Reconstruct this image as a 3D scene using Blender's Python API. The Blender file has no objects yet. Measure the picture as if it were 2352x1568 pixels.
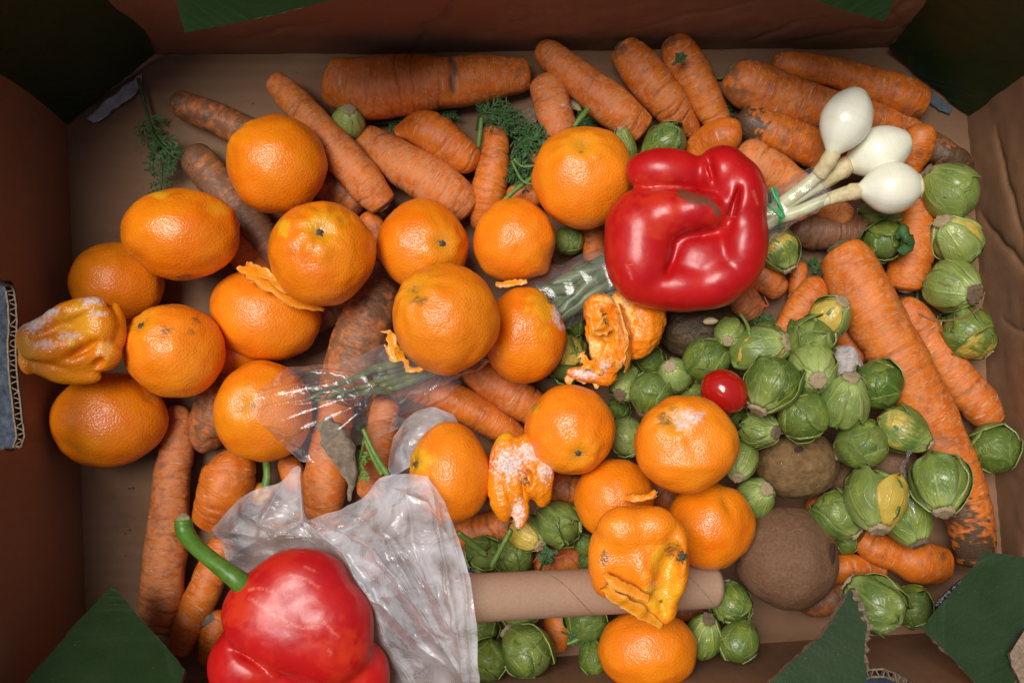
import bpy, bmesh, math, random
import numpy as np
from mathutils import Vector, Matrix

R = math.radians
sc = bpy.context.scene
# ---------------------------------------------------------------- camera
CAM_H, FPX = 0.58, 2400.0          # camera height over the box floor, focal length in units of a 2352 px wide frame
NU, NV = 1190.0, 930.0             # the point straight below the camera, same units
cam_d = bpy.data.cameras.new('camera'); cam = bpy.data.objects.new('camera', cam_d)
sc.collection.objects.link(cam); sc.camera = cam
cam.location = (0, 0, CAM_H); cam.rotation_euler = (0, 0, 0)
cam_d.sensor_width = 36; cam_d.lens = 36 * FPX / 2352
cam_d.shift_x = (1176 - NU) / 2352; cam_d.shift_y = (NV - 784) / 2352
cam_d.clip_start = 0.01; cam_d.clip_end = 60
# ---------------------------------------------------------------- light
SUN_EL, SUN_AZ = 74, 150           # elevation; azimuth counted from +X, from the upper left of the frame
w = bpy.data.worlds.new('World'); sc.world = w; w.use_nodes = True
wn = w.node_tree; bg = wn.nodes['Background']
sky = wn.nodes.new('ShaderNodeTexSky'); sky.sky_type = 'NISHITA'; sky.sun_disc = False
sky.sun_elevation = R(SUN_EL); sky.sun_rotation = R(90 - SUN_AZ)
sky.air_density = 1.0; sky.dust_density = 4.0; sky.ozone_density = 1.0
wn.links.new(sky.outputs[0], bg.inputs[0]); bg.inputs[1].default_value = 0.049
sd = bpy.data.lights.new('sun', 'SUN'); sun = bpy.data.objects.new('sun', sd); sc.collection.objects.link(sun)
sd.energy = 2.9; sd.angle = R(28); sd.color = (1.0, 0.955, 0.90)
lv = Vector((math.cos(R(SUN_AZ)) * math.cos(R(SUN_EL)), math.sin(R(SUN_AZ)) * math.cos(R(SUN_EL)), math.sin(R(SUN_EL))))
sun.rotation_euler = lv.to_track_quat('Z', 'Y').to_euler()
sc.view_settings.view_transform = 'Standard'; sc.view_settings.look = 'None'
sc.view_settings.gamma = 1; sc.view_settings.exposure = 0.20
sc.cycles.transparent_max_bounces = 16; sc.cycles.max_bounces = 8; sc.cycles.diffuse_bounces = 4

# ---------------------------------------------------------------- helpers
def P(u, v, z=0.0):
    k = (CAM_H - z) / FPX
    return Vector(((u - NU) * k, (NV - v) * k, z))
def PX(px, z): return px * (CAM_H - z) / FPX
def to_uv(a):                                      # world points -> frame units
    k = FPX / (CAM_H - a[:, 2])
    return NU + a[:, 0] * k, NV - a[:, 1] * k

def _hash(ix, iy, iz, seed):
    h = (ix.astype(np.uint32) * np.uint32(374761393) + iy.astype(np.uint32) * np.uint32(668265263)
         + iz.astype(np.uint32) * np.uint32(2246822519) + np.uint32(seed * 3266489917 & 0xffffffff))
    h = (h ^ (h >> np.uint32(13))) * np.uint32(1274126177)
    h = h ^ (h >> np.uint32(16))
    return (h & np.uint32(0xffffff)).astype(np.float64) / 0xffffff * 2 - 1
def vnoise(p, seed=0):
    p = np.asarray(p, float) + 1000.0
    i = np.floor(p).astype(np.int64); f = p - i
    f = f * f * f * (f * (f * 6 - 15) + 10)
    r = 0
    for dx in (0, 1):
        for dy in (0, 1):
            for dz in (0, 1):
                wgt = (f[:, 0] if dx else 1 - f[:, 0]) * (f[:, 1] if dy else 1 - f[:, 1]) * (f[:, 2] if dz else 1 - f[:, 2])
                r = r + wgt * _hash(i[:, 0] + dx, i[:, 1] + dy, i[:, 2] + dz, seed)
    return r
def fbm(p, seed=0, o=3):
    r = 0; a = 1.0; q = np.asarray(p, float)
    for k in range(o):
        r = r + a * vnoise(q, seed + k * 17); a *= .5; q = q * 2.03
    return r

def mkmesh(name, V, F, mats=(), attrs=None, smooth=True, midx=None):
    me = bpy.data.meshes.new(name)
    me.from_pydata([tuple(x) for x in np.asarray(V, float)], [], [tuple(int(i) for i in f) for f in F])
    for m in mats: me.materials.append(m)
    if smooth: me.polygons.foreach_set('use_smooth', [True] * len(me.polygons))
    if midx is not None: me.polygons.foreach_set('material_index', list(midx))
    for k, a in (attrs or {}).items():
        a = np.asarray(a, float)
        if a.ndim == 1:
            t = me.attributes.new(k, 'FLOAT', 'POINT'); t.data.foreach_set('value', a)
        else:
            t = me.attributes.new(k, 'FLOAT_VECTOR', 'POINT'); t.data.foreach_set('vector', a.ravel())
    me.update()
    return me
def tag(o, label=None, cat=None, group=None, kind=None):
    if label: o['label'] = label
    if cat: o['category'] = cat
    if group: o['group'] = group
    if kind: o['kind'] = kind
    return o
def link(name, me, parent=None, loc=None):
    o = bpy.data.objects.new(name, me); sc.collection.objects.link(o)
    if parent is not None: o.parent = parent
    if loc is not None: o.location = loc
    return o
def solid(name, V, F, mat, parent=None, origin=None, attrs=None, smooth=True, midx=None):
    """world coordinates in; the object's origin ends at the base of its shape, or at its parent's origin"""
    V = np.asarray(V, float)
    if parent is not None and origin is None: og = np.array(parent['_og'])
    else: og = np.array(origin) if origin is not None else np.array([V[:, 0].mean(), V[:, 1].mean(), V[:, 2].min()])
    mats = mat if isinstance(mat, (list, tuple)) else [mat]
    me = mkmesh(name, V - og, F, mats, attrs, smooth, midx)
    o = link(name, me, parent, None if parent is not None else Vector(og))
    OG[o.name] = og
    return o
OG = {}
class _P(dict): pass
def solid_in(name, V, F, mat, root, attrs=None, smooth=True, midx=None, parent=None):
    og = OG[root.name]
    mats = mat if isinstance(mat, (list, tuple)) else [mat]
    me = mkmesh(name, np.asarray(V, float) - og, F, mats, attrs, smooth, midx)
    o = link(name, me, parent or root); OG[o.name] = og
    return o
def empty(name, loc):
    o = bpy.data.objects.new(name, None); sc.collection.objects.link(o); o.location = loc
    o.empty_display_size = 0.01; OG[o.name] = np.array(loc, float)
    return o

_ico = {}
def ico(n):
    if n not in _ico:
        bm = bmesh.new(); bmesh.ops.create_icosphere(bm, subdivisions=n, radius=1)
        V = np.array([v.co[:] for v in bm.verts]); V /= np.linalg.norm(V, axis=1)[:, None]
        F = [tuple(v.index for v in f.verts) for f in bm.faces]; bm.free(); _ico[n] = (V, F)
    return _ico[n]
def frame(axis):
    a = Vector(axis).normalized()
    return np.array(a.to_track_quat('Z', 'Y').to_matrix())
def paint(V, spots, seed=0, nscale=900, ragged=.55):
    """mask 0..1 round given spots (u, v, radius, strength) of the surface"""
    m = np.zeros(len(V)); u, v = to_uv(V); n = fbm(V * nscale, seed, 3)
    for s in spots:
        cu, cv, r, st = s[:4]; ru = r if len(s) < 5 else s[4]
        d = np.sqrt(((u - cu) / r) ** 2 + ((v - cv) / ru) ** 2)
        m = np.maximum(m, st * np.clip((1 - d + n * ragged) * 2.2, 0, 1))
    return m
def line_mask(V, lines):
    m = np.zeros(len(V)); u, v = to_uv(V)
    for pts, wd, st in lines:
        for (x0, y0), (x1, y1) in zip(pts[:-1], pts[1:]):
            ex, ey = x1 - x0, y1 - y0; t = np.clip(((u - x0) * ex + (v - y0) * ey) / (ex * ex + ey * ey), 0, 1)
            m = np.maximum(m, st * np.clip(1.6 - np.hypot(u - x0 - ex * t, v - y0 - ey * t) / wd, 0, 1))
    return m
def catmull(pts, n):
    p = np.asarray(pts, float)
    if len(p) == 2: t = np.linspace(0, 1, n)[:, None]; return p[0] * (1 - t) + p[1] * t
    q = np.vstack([2 * p[0] - p[1], p, 2 * p[-1] - p[-2]])
    d = np.linalg.norm(np.diff(p[:, :3], axis=0), axis=1); s = np.r_[0, np.cumsum(d)]
    out = []
    for x in np.linspace(0, s[-1], n):
        i = min(max(np.searchsorted(s, x) - 1, 0), len(p) - 2); t = (x - s[i]) / max(d[i], 1e-9)
        a, b, c, e = q[i], q[i + 1], q[i + 2], q[i + 3]
        out.append(.5 * (2 * b + (c - a) * t + (2 * a - 5 * b + 4 * c - e) * t * t + (3 * b - a - 3 * c + e) * t ** 3))
    return np.array(out)
def sweep(C, rad, m=12, flat=1.0, disp=None, cap=True, down0=True):
    """tube round centre line C (n,3); rad (n,) ; returns V, F, (angle, length) per vertex.  angle 0 points down"""
    n = len(C); T = np.gradient(C, axis=0); T /= np.linalg.norm(T, axis=1)[:, None] + 1e-12
    up = np.array([0, 0, 1.0]); S = np.cross(T, up); ls = np.linalg.norm(S, axis=1)
    S[ls < 1e-3] = [1, 0, 0]; S /= np.linalg.norm(S, axis=1)[:, None]; U = np.cross(S, T)
    a = np.linspace(0, 2 * math.pi, m + 1)
    L = np.r_[0, np.cumsum(np.linalg.norm(np.diff(C, axis=0), axis=1))]
    A, Lg = np.meshgrid(a, L)
    r = np.repeat(rad[:, None], m + 1, 1)
    if disp is not None: r = r * (1 + disp(A, Lg))
    V = C[:, None, :] + r[..., None] * (np.sin(A)[..., None] * S[:, None, :] - np.cos(A)[..., None] * flat * U[:, None, :])
    V = V.reshape(-1, 3); k = m + 1
    F = [(i * k + j, i * k + j + 1, (i + 1) * k + j + 1, (i + 1) * k + j) for i in range(n - 1) for j in range(m)]
    if cap:
        V = np.vstack([V, C[0], C[-1]]); b = n * k
        F += [(j + 1, j, b) for j in range(m)] + [((n - 1) * k + j, (n - 1) * k + j + 1, b + 1) for j in range(m)]
        A = np.r_[A.ravel(), 3.14, 3.14]; Lg = np.r_[Lg.ravel(), 0, L[-1]]
    return V, F, np.asarray(A).ravel(), np.asarray(Lg).ravel()
def tube(name, pts, mat, root=None, r=None, m=8, n=None, flat=1.0, parent=None, z=None, lump=0):
    """pts: (u, v, z, radius px)"""
    q = [(*P(a[0], a[1], a[2]), PX(a[3], a[2])) for a in pts]
    c = catmull(q, n or max(8, 6 * len(q)))
    V, F, A, Lg = sweep(c[:, :3], np.maximum(c[:, 3], 1e-5), m, flat)
    if lump: V = V + lump * np.stack([vnoise(V * 300, s) for s in (1, 2, 3)], 1)
    at = {'surf': np.stack([A / 6.283, Lg * 100, A * 0], 1)}
    if root is None: return solid(name, V, F, mat, attrs=at)
    return solid_in(name, V, F, mat, root, at, parent=parent)

# ---------------------------------------------------------------- materials
class NT:
    def __init__(s, name):
        s.m = bpy.data.materials.new(name); s.m.use_nodes = True; s.t = s.m.node_tree; s.t.nodes.clear()
        s.out = s.t.nodes.new('ShaderNodeOutputMaterial')
    def n(s, typ, out=0, props=None, **kw):
        nd = s.t.nodes.new('ShaderNode' + typ)
        for k, v in (props or {}).items(): setattr(nd, k, v)
        for k, v in kw.items():
            key = int(k[1:]) if k[0] == '_' and k[1:].isdigit() else k.replace('_', ' ')
            sock = nd.inputs[key]
            if isinstance(v, bpy.types.NodeSocket): s.t.links.new(v, sock)
            else: sock.default_value = v
        return nd.outputs[out]
    def rng(s, x, a, b, lo=0., hi=1.):
        return s.n('MapRange', Value=x, From_Min=a, From_Max=b, To_Min=lo, To_Max=hi)
    def mix(s, f, a, b):
        nd = s.t.nodes.new('ShaderNodeMix'); nd.data_type = 'RGBA'
        for i, v in ((0, f), (6, a), (7, b)):
            if isinstance(v, bpy.types.NodeSocket): s.t.links.new(v, nd.inputs[i])
            elif i and len(v) == 3: nd.inputs[i].default_value = (*v, 1)
            else: nd.inputs[i].default_value = v
        return nd.outputs[2]
    def math(s, op, a, b=0.0, clamp=False):
        return s.n('Math', props={'operation': op, 'use_clamp': clamp}, _0=a, _1=b)
    def attr(s, name, typ='GEOMETRY', out=2):
        return s.n('Attribute', out, props={'attribute_name': name, 'attribute_type': typ})
    def noise(s, vec, scale, detail=3., rough=.5, dist=0.):
        return s.n('TexNoise', 0, Vector=vec, Scale=scale, Detail=detail, Roughness=rough, Distortion=dist)
    def vor(s, vec, scale, feat='F1', out=0, rand=1.):
        return s.n('TexVoronoi', out, props={'feature': feat}, Vector=vec, Scale=scale, Randomness=rand)
    def scale(s, vec, v):
        return s.n('VectorMath', props={'operation': 'MULTIPLY'}, _0=vec, _1=v)
    def add(s, vec, b):
        return s.n('VectorMath', props={'operation': 'ADD'}, _0=vec, _1=b)
    def bump(s, h, strength, dist, normal=None):
        kw = dict(Height=h, Strength=strength, Distance=dist)
        if normal is not None: kw['Normal'] = normal
        return s.n('Bump', **kw)
    def bsdf(s, **kw):
        o = s.n('BsdfPrincipled', **kw); s.t.links.new(o, s.out.inputs[0]); return s.m
    def obj(s): return s.n('TexCoord', 3)
    def seeded(s, base):                       # offsets the texture by the object's own random number
        r = s.n('ObjectInfo', 5); k = s.math('MULTIPLY', r, 37.0)
        c = s.n('CombineXYZ', X=k, Y=k, Z=k); return s.add(base, c)

def m_mandarin(name='mandarin_peel', a=(.78, .165, .003), b=(.84, .245, .006), wet=.27):
    s = NT(name); o = s.obj(); q = s.seeded(s.scale(o, (100, 100, 100)))      # centimetres
    big = s.noise(q, .55, 3, .6)
    col = s.mix(s.rng(big, .35, .68), (*a, 1), (*b, 1))
    orn = s.n('ObjectInfo', 5); col = s.mix(s.math('MULTIPLY', orn, .40), col, (.84, .25, .008, 1))
    pore = s.vor(q, 10.5, 'SMOOTH_F1'); fine = s.noise(q, 7.5, 3, .6); blot = s.noise(q, 2.2, 5, .7)
    col = s.mix(s.rng(pore, .12, .0, 0, .35), col, (.62, .13, .004, 1))
    col = s.mix(s.rng(blot, .62, .78, 0, .35), col, (.62, .26, .02, 1))
    scar = s.rng(s.noise(s.scale(q, (1, 2.4, 1)), 1.7, 7, .75), .66, .73)
    col = s.mix(s.math('MULTIPLY', scar, .55), col, (.42, .20, .03, 1))
    yl = s.attr('yellow'); col = s.mix(yl, col, (.80, .40, .015, 1))
    pith = s.attr('pith'); col = s.mix(pith, col, s.mix(s.noise(q, 6, 4), (.88, .60, .22, 1), (.90, .38, .05, 1)))
    dk = s.attr('dark'); dm = s.math('MULTIPLY', dk, s.rng(s.noise(q, 5, 5, .7), .30, .55), True)
    col = s.mix(dm, col, (.10, .075, .03, 1))
    mo = s.attr('mold'); mm = s.math('MULTIPLY', mo, s.rng(s.noise(q, 7, 6, .75), .36, .52), True)
    col = s.mix(mm, col, s.mix(s.noise(q, 9, 3), (.86, .78, .74, 1), (.74, .66, .66, 1)))
    h = s.math('ADD', s.math('MULTIPLY', s.rng(pore, .0, .55), .5), s.math('MULTIPLY', fine, .55))
    h = s.math('ADD', h, s.math('MULTIPLY', s.math('MULTIPLY', mm, s.noise(q, 14, 2)), 1.4))
    h = s.math('ADD', h, s.math('MULTIPLY', s.noise(q, 2.6, 2), .22))
    nb = s.bump(h, .36, .0010)
    ro = s.math('ADD', s.math('ADD', s.rng(blot, .3, .7, wet - .09, wet + .05), s.math('MULTIPLY', orn, .10)), s.math('MULTIPLY', mm, .6))
    return s.bsdf(Base_Color=col, Roughness=ro, Normal=nb, Specular_IOR_Level=.5,
                  Subsurface_Weight=.06, Subsurface_Radius=(.006, .002, .0006), Subsurface_Scale=.5)
def m_carrot(name='carrot_skin'):
    s = NT(name); c = s.attr('surf', out=1); q = s.seeded(c)
    dust = s.attr('dust', 'OBJECT'); dirt = s.attr('dirt', 'OBJECT'); rosy = s.attr('rosy', 'OBJECT')
    big = s.noise(s.scale(q, (.8, .5, .8)), 1.0, 4, .6)
    col = s.mix(s.rng(big, .32, .68), (.50, .100, .006, 1), (.68, .180, .012, 1))
    col = s.mix(s.math('MULTIPLY', rosy, .22), col, (.66, .19, .07, 1))
    dn = s.noise(s.scale(q, (1.0, 1.5, 1)), 2.3, 9, .74, .5)
    dmask = s.math('MULTIPLY', s.rng(s.math('ADD', dn, s.math('MULTIPLY', dust, .12)), .555, .62, 0, 1), .66, True)
    col = s.mix(dmask, col, s.mix(s.noise(q, 5, 4, .7), (.50, .185, .066, 1), (.66, .30, .135, 1)))
    sm = s.noise(s.scale(q, (.75, 9, 1)), 1.0, 3, .55, .25); sk = s.noise(s.scale(q, (1.1, 1.6, 1)), 1.0, 2)
    scar = s.math('MULTIPLY', s.rng(sm, .640, .685), s.rng(sk, .42, .56), True)
    col = s.mix(s.math('MULTIPLY', scar, .75), col, (.84, .50, .28, 1))
    ds = s.noise(s.scale(q, (.9, 7, 1)), 1.3, 5, .7, .2)
    dline = s.math('MULTIPLY', s.rng(ds, .57, .66), .62)
    col = s.mix(dline, col, (.26, .075, .02, 1))
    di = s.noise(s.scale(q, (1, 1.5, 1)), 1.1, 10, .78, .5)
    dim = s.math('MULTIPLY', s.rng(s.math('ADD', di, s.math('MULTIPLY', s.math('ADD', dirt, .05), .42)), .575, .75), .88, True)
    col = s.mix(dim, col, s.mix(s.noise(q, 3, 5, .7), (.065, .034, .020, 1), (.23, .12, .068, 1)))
    dk = s.attr('dark'); dkm = s.math('MULTIPLY', s.math('MULTIPLY', dk, 1.35), s.rng(s.noise(q, 1.8, 8, .75), .22, .62, .25, 1.0), True)
    col = s.mix(dkm, col, s.mix(s.noise(q, 4, 6, .7), (.035, .019, .010, 1), (.15, .083, .042, 1)))
    gv = s.attr('groove'); col = s.mix(s.math('MULTIPLY', s.math('MULTIPLY', gv, s.rng(s.noise(q, 2, 4), .3, .6, .3, 1)), .8, True), col, (.17, .062, .018, 1))
    ct = s.attr('cut'); col = s.mix(ct, col, s.mix(s.noise(q, 2, 6, .7), (.62, .17, .02, 1), (.40, .15, .05, 1)))
    cr = s.attr('cracked'); col = s.mix(cr, col, (.17, .085, .04, 1))
    h = s.math('ADD', s.math('MULTIPLY', sm, -.5), s.math('MULTIPLY', dn, .5))
    h = s.math('ADD', h, s.math('MULTIPLY', s.noise(q, 8, 4, .7), .22))
    h = s.math('ADD', h, s.math('MULTIPLY', scar, -.25))
    ro = s.rng(dmask, 0, .6, .42, .72)
    return s.bsdf(Base_Color=col, Roughness=ro, Specular_IOR_Level=.42, Normal=s.bump(h, .55, .0011))
def m_leaf(name='sprout_leaf'):
    s = NT(name); c = s.attr('surf', out=1); tone = s.attr('tone', 'OBJECT'); q = s.seeded(c)
    x = s.n('SeparateXYZ', 0, Vector=c); y = s.n('SeparateXYZ', 1, Vector=c)
    ax = s.math('ABSOLUTE', x); w0 = s.n('TexNoise', 1, Vector=q, Scale=2.6, Detail=3.)
    wq = s.add(q, s.scale(w0, (.32, .32, .32))); w1 = s.noise(q, 4, 3)
    mg = s.n('SeparateXYZ', 2, Vector=c); xw = s.math('ADD', ax, s.math('MULTIPLY', s.math('SUBTRACT', w1, .5), .10))
    mid = s.math('MULTIPLY', s.rng(xw, .010, .05, 1, 0), s.rng(y, .95, .35))
    n1 = s.vor(s.scale(wq, (2.2, 1.15, 1)), 1.5, 'DISTANCE_TO_EDGE'); n2 = s.vor(s.scale(wq, (1.3, 1, 1)), 5.5, 'DISTANCE_TO_EDGE')
    vein = s.math('MAXIMUM', mid, s.math('MAXIMUM', s.rng(n1, .0, .045, .8, 0), s.rng(n2, .0, .05, .35, 0)))
    dark = s.mix(s.noise(q, 2.5, 4, .6), (.018, .054, .006, 1), (.075, .145, .014, 1))
    pale = s.mix(s.noise(q, 2.5, 4, .6), (.15, .25, .030, 1), (.48, .53, .21, 1))
    col = s.mix(tone, dark, pale)
    base = s.rng(s.math('ADD', y, s.math('MULTIPLY', s.noise(q, 3, 3), .3)), .44, .20, 0, .75)
    col = s.mix(base, col, (.40, .50, .17, 1))
    col = s.mix(s.math('MULTIPLY', vein, .42), col, (.27, .41, .08, 1))
    col = s.mix(s.math('MULTIPLY', s.rng(s.math('ADD', mg, s.math('MULTIPLY', w1, .3)), .95, 1.2), .6), col, (.42, .42, .16, 1))
    col = s.mix(s.math('MULTIPLY', s.rng(s.noise(q, 1.6, 4, .6), .45, .68), .6), col, (.25, .29, .035, 1))
    yel = s.attr('yellowed', 'OBJECT'); yf = s.math('ADD', s.math('MULTIPLY', s.math('MINIMUM', yel, 1.0), s.rng(s.noise(q, 1.7, 5, .65), .47, .60)), s.math('MAXIMUM', s.math('SUBTRACT', yel, 1.0), 0.0), True); col = s.mix(yf, col, s.mix(s.noise(q, 3, 6, .7), (.62, .42, .035, 1), (.42, .33, .09, 1)))
    sp = s.rng(s.noise(q, 6, 6, .75), .69, .74); col = s.mix(s.math('MULTIPLY', sp, .8), col, (.05, .045, .015, 1))
    h = s.math('ADD', s.math('MULTIPLY', vein, .8), s.math('MULTIPLY', s.noise(q, 9, 3), .6))
    return s.bsdf(Base_Color=col, Roughness=s.rng(w1, .3, .7, .26, .42), Specular_IOR_Level=.5, Normal=s.bump(h, .55, .0007))
def m_simple(name, a, b, sc_=200, rough=.6, bump=.3, dist=.0004, detail=5, spec=.4, **kw):
    s = NT(name); o = s.obj(); n = s.noise(o, sc_, detail, .65); n2 = s.noise(o, sc_ * 6, 3, .6)
    col = s.mix(s.rng(n, .32, .68), (*a, 1), (*b, 1))
    h = s.math('ADD', n, s.math('MULTIPLY', n2, .4))
    return s.bsdf(Base_Color=col, Roughness=rough, Specular_IOR_Level=spec, Normal=s.bump(h, bump, dist), **kw)
def m_board(name, a, b, ribs=(0, 1), period=.0075, stain=(.06, .03, .018)):
    s = NT(name); o = s.obj()
    fib = s.noise(s.scale(o, (6, 90, 60)), 3, 6, .7); big = s.noise(o, 14, 6, .65)
    x = s.n('SeparateXYZ', 0, Vector=o); y = s.n('SeparateXYZ', 1, Vector=o); zz = s.n('SeparateXYZ', 2, Vector=o)
    t = {'y': y, 'xy': s.math('ADD', x, y)}[ribs]
    wob = s.math('MULTIPLY', s.noise(o, 12, 2), .002)
    rib = s.math('SINE', s.math('MULTIPLY', s.math('ADD', t, wob), 6.2832 / period))
    col = s.mix(s.rng(big, .3, .7), (*a, 1), (*b, 1))
    col = s.mix(s.math('MULTIPLY', s.rng(fib, .40, .66), .07), col, tuple(c * .62 for c in a) + (1,))
    col = s.mix(s.rng(rib, -1, 1, 0, .035), col, (*[c * 1.5 for c in b], 1))
    st = s.rng(s.noise(o, 22, 7, .7, .1), .58, .70); col = s.mix(s.math('MULTIPLY', st, .32), col, (*stain, 1))
    spk = s.rng(s.noise(o, 420, 3, .6), .70, .76); col = s.mix(s.math('MULTIPLY', spk, .5), col, (.10, .06, .035, 1))
    h = s.math('ADD', s.math('MULTIPLY', rib, .06), s.math('MULTIPLY', fib, .25))
    wr = s.noise(s.scale(o, (1, 1, 1)), 26, 5, .55, 1.2)
    ridge = s.math('ABSOLUTE', s.math('SUBTRACT', wr, .5)); h = s.math('ADD', h, s.math('MULTIPLY', s.noise(o, 40, 5, .6), .6))
    h = s.math('ADD', h, s.math('MULTIPLY', s.noise(o, 900, 3), .18))
    return s.bsdf(Base_Color=col, Roughness=.68, Specular_IOR_Level=.25, Normal=s.bump(h, .5, .0011))
def m_pepper():
    s = NT('pepper_skin'); o = s.obj(); q = s.scale(o, (100, 100, 100)); org = s.attr('orangey')
    col = s.mix(s.rng(s.noise(q, .5, 3), .35, .65), (.42, .005, .007, 1), (.52, .010, .009, 1))
    col = s.mix(s.math('MULTIPLY', org, s.rng(s.noise(q, .9, 5, .6), .25, .6), True), col, (.60, .035, .010, 1))
    sc1 = s.rng(s.noise(s.scale(q, (.7, 5, 2)), 1.1, 5, .6, .6), .70, .73); pit = s.rng(s.vor(q, 1.5), .035, .02)
    col = s.mix(s.math('MULTIPLY', s.math('MAXIMUM', sc1, pit), .4), col, (.75, .22, .14, 1))
    scr = s.attr('scratch'); col = s.mix(s.math('MULTIPLY', scr, s.rng(s.noise(q, 8, 3), .35, .6, .1, .8)), col, (.78, .24, .17, 1))
    br = s.attr('scar'); bm_ = s.rng(s.math('ADD', br, s.math('MULTIPLY', s.math('SUBTRACT', s.noise(q, 6, 4), .5), .5)), .40, .52)
    col = s.mix(bm_, col, s.mix(s.noise(q, 5, 5), (.15, .035, .018, 1), (.22, .07, .035, 1)))
    h = s.math('ADD', s.noise(q, 1.6, 3), s.math('MULTIPLY', sc1, -.25))
    h = s.math('ADD', h, s.math('MULTIPLY', s.noise(q, 14, 2), .05))
    return s.bsdf(Base_Color=col, Roughness=s.rng(s.noise(q, 2.4, 5, .6), .3, .7, .28, .42), Specular_IOR_Level=.42,
                  Normal=s.bump(h, .12, .0016), Coat_Weight=.12, Coat_Roughness=.22)
def m_film(name, haze=.05, tint=(.9, .92, .97), rough=.08, fres=1.25, bump=.5, cr=14, edge=0.0, white=(.80, .80, .86), hs=50, gl_k=1.0, gl_max=.30):
    s = NT(name); o = s.obj()
    c1 = s.noise(o, cr * 6, 5, .55, 1.0); c2 = s.vor(s.add(o, s.scale(s.n('TexNoise', 1, Vector=o, Scale=60., Detail=2.), (.012, .012, .012))), cr * 9, 'DISTANCE_TO_EDGE')
    h = s.math('ADD', s.math('MULTIPLY', s.math('ABSOLUTE', s.math('SUBTRACT', c1, .5)), 2.5), s.math('MULTIPLY', s.rng(c2, 0, .18), edge))
    nb = s.bump(h, bump, .0012)
    tr = s.n('BsdfTransparent', Color=(1, 1, 1, 1)); gl = s.n('BsdfGlossy', Color=(1, 1, 1, 1), Roughness=rough, Normal=nb)
    df = s.n('BsdfDiffuse', Color=(*white, 1), Normal=nb); tl = s.n('BsdfTranslucent', Color=(*white, 1), Normal=nb)
    d2 = s.n('MixShader', Fac=.25, _1=df, _2=tl)
    fr = s.n('Fresnel', IOR=1.0 + .5 * fres, Normal=nb)
    hz = s.math('ADD', s.rng(s.noise(o, hs, 5, .6, .5), .32, .66, haze * .35, haze * 1.35), 0.0, True)
    a = s.n('MixShader', Fac=hz, _1=tr, _2=d2); b = s.n('MixShader', Fac=s.math('MINIMUM', s.math('MULTIPLY', fr, gl_k), gl_max), _1=a, _2=gl)
    s.t.links.new(b, s.out.inputs[0]); return s.m

M = {}
M['mandarin'] = m_mandarin()
M['mandarin_pale'] = m_mandarin('mandarin_peel_pale', (.86, .195, .005), (.90, .27, .010), .27)
M['mandarin_pulp'] = m_mandarin('mandarin_pulp', (.72, .185, .003), (.80, .28, .005), .24)
M['carrot'] = m_carrot(); M['leaf'] = m_leaf(); M['pepper'] = m_pepper()
M['calyx'] = m_simple('calyx_dark', (.045, .045, .030), (.12, .11, .075), 900, .8, .8)
M['core'] = m_simple('dry_crown', (.09, .07, .035), (.28, .21, .12), 600, .85, 1.0, .001)
M['greencore'] = m_simple('green_crown', (.07, .065, .03), (.16, .15, .07), 500, .85, 1.0, .001)
M['sprout_stem'] = m_simple('sprout_cut_stem', (.42, .30, .15), (.68, .54, .34), 260, .8, .8, .0008)
M['sprout_stem_brown'] = m_simple('sprout_dry_stem', (.17, .10, .055), (.42, .30, .19), 350, .85, .9, .001)
M['frond'] = m_simple('frond_green', (.018, .060, .014), (.045, .115, .025), 300, .55, .3)
M['frond_bright'] = m_simple('frond_bright_green', (.07, .16, .02), (.14, .26, .04), 300, .5, .3)
M['stalk'] = m_simple('green_stalk', (.09, .17, .03), (.17, .27, .06), 260, .45, .3)
M['peduncle'] = m_simple('pepper_stalk_green', (.055, .14, .012), (.10, .21, .025), 180, .33, .35, .0008)
M['peduncle_end'] = m_simple('pepper_stalk_end', (.16, .14, .07), (.32, .28, .16), 500, .8, .8)
M['floor'] = m_board('box_floor_board', (.185, .098, .052), (.250, .140, .077), 'y')
M['wall'] = m_board('box_wall_board', (.255, .132, .066), (.31, .168, .092), 'xy', .0085)
M['torn'] = m_simple('torn_board_edge', (.15, .105, .07), (.32, .235, .16), 500, .9, .9, .0008)
def m_green():
    s = NT('green_print'); o = s.obj(); col = s.mix(s.noise(o, 30, 4), (.0095, .027, .0045, 1), (.014, .038, .006, 1))
    sc1 = s.rng(s.noise(s.scale(o, (1, 3, 1)), 90, 8, .75, .6), .62, .72); col = s.mix(s.math('MULTIPLY', sc1, .30), col, (.08, .10, .05, 1))
    sp = s.rng(s.noise(o, 700, 3, .6), .70, .76); col = s.mix(s.math('MULTIPLY', sp, .5), col, (.16, .14, .09, 1))
    return s.bsdf(Base_Color=col, Roughness=s.rng(s.noise(o, 70, 4), .3, .7, .38, .6), Specular_IOR_Level=.35, Normal=s.bump(s.math('ADD', s.noise(o, 45, 4), s.math('MULTIPLY', s.noise(o, 600, 3), .3)), .3, .0012))
M['green'] = m_green()
M['tube'] = m_simple('tube_board', (.36, .225, .145), (.42, .27, .18), 700, .75, .5, .0003, spec=.25)
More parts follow.
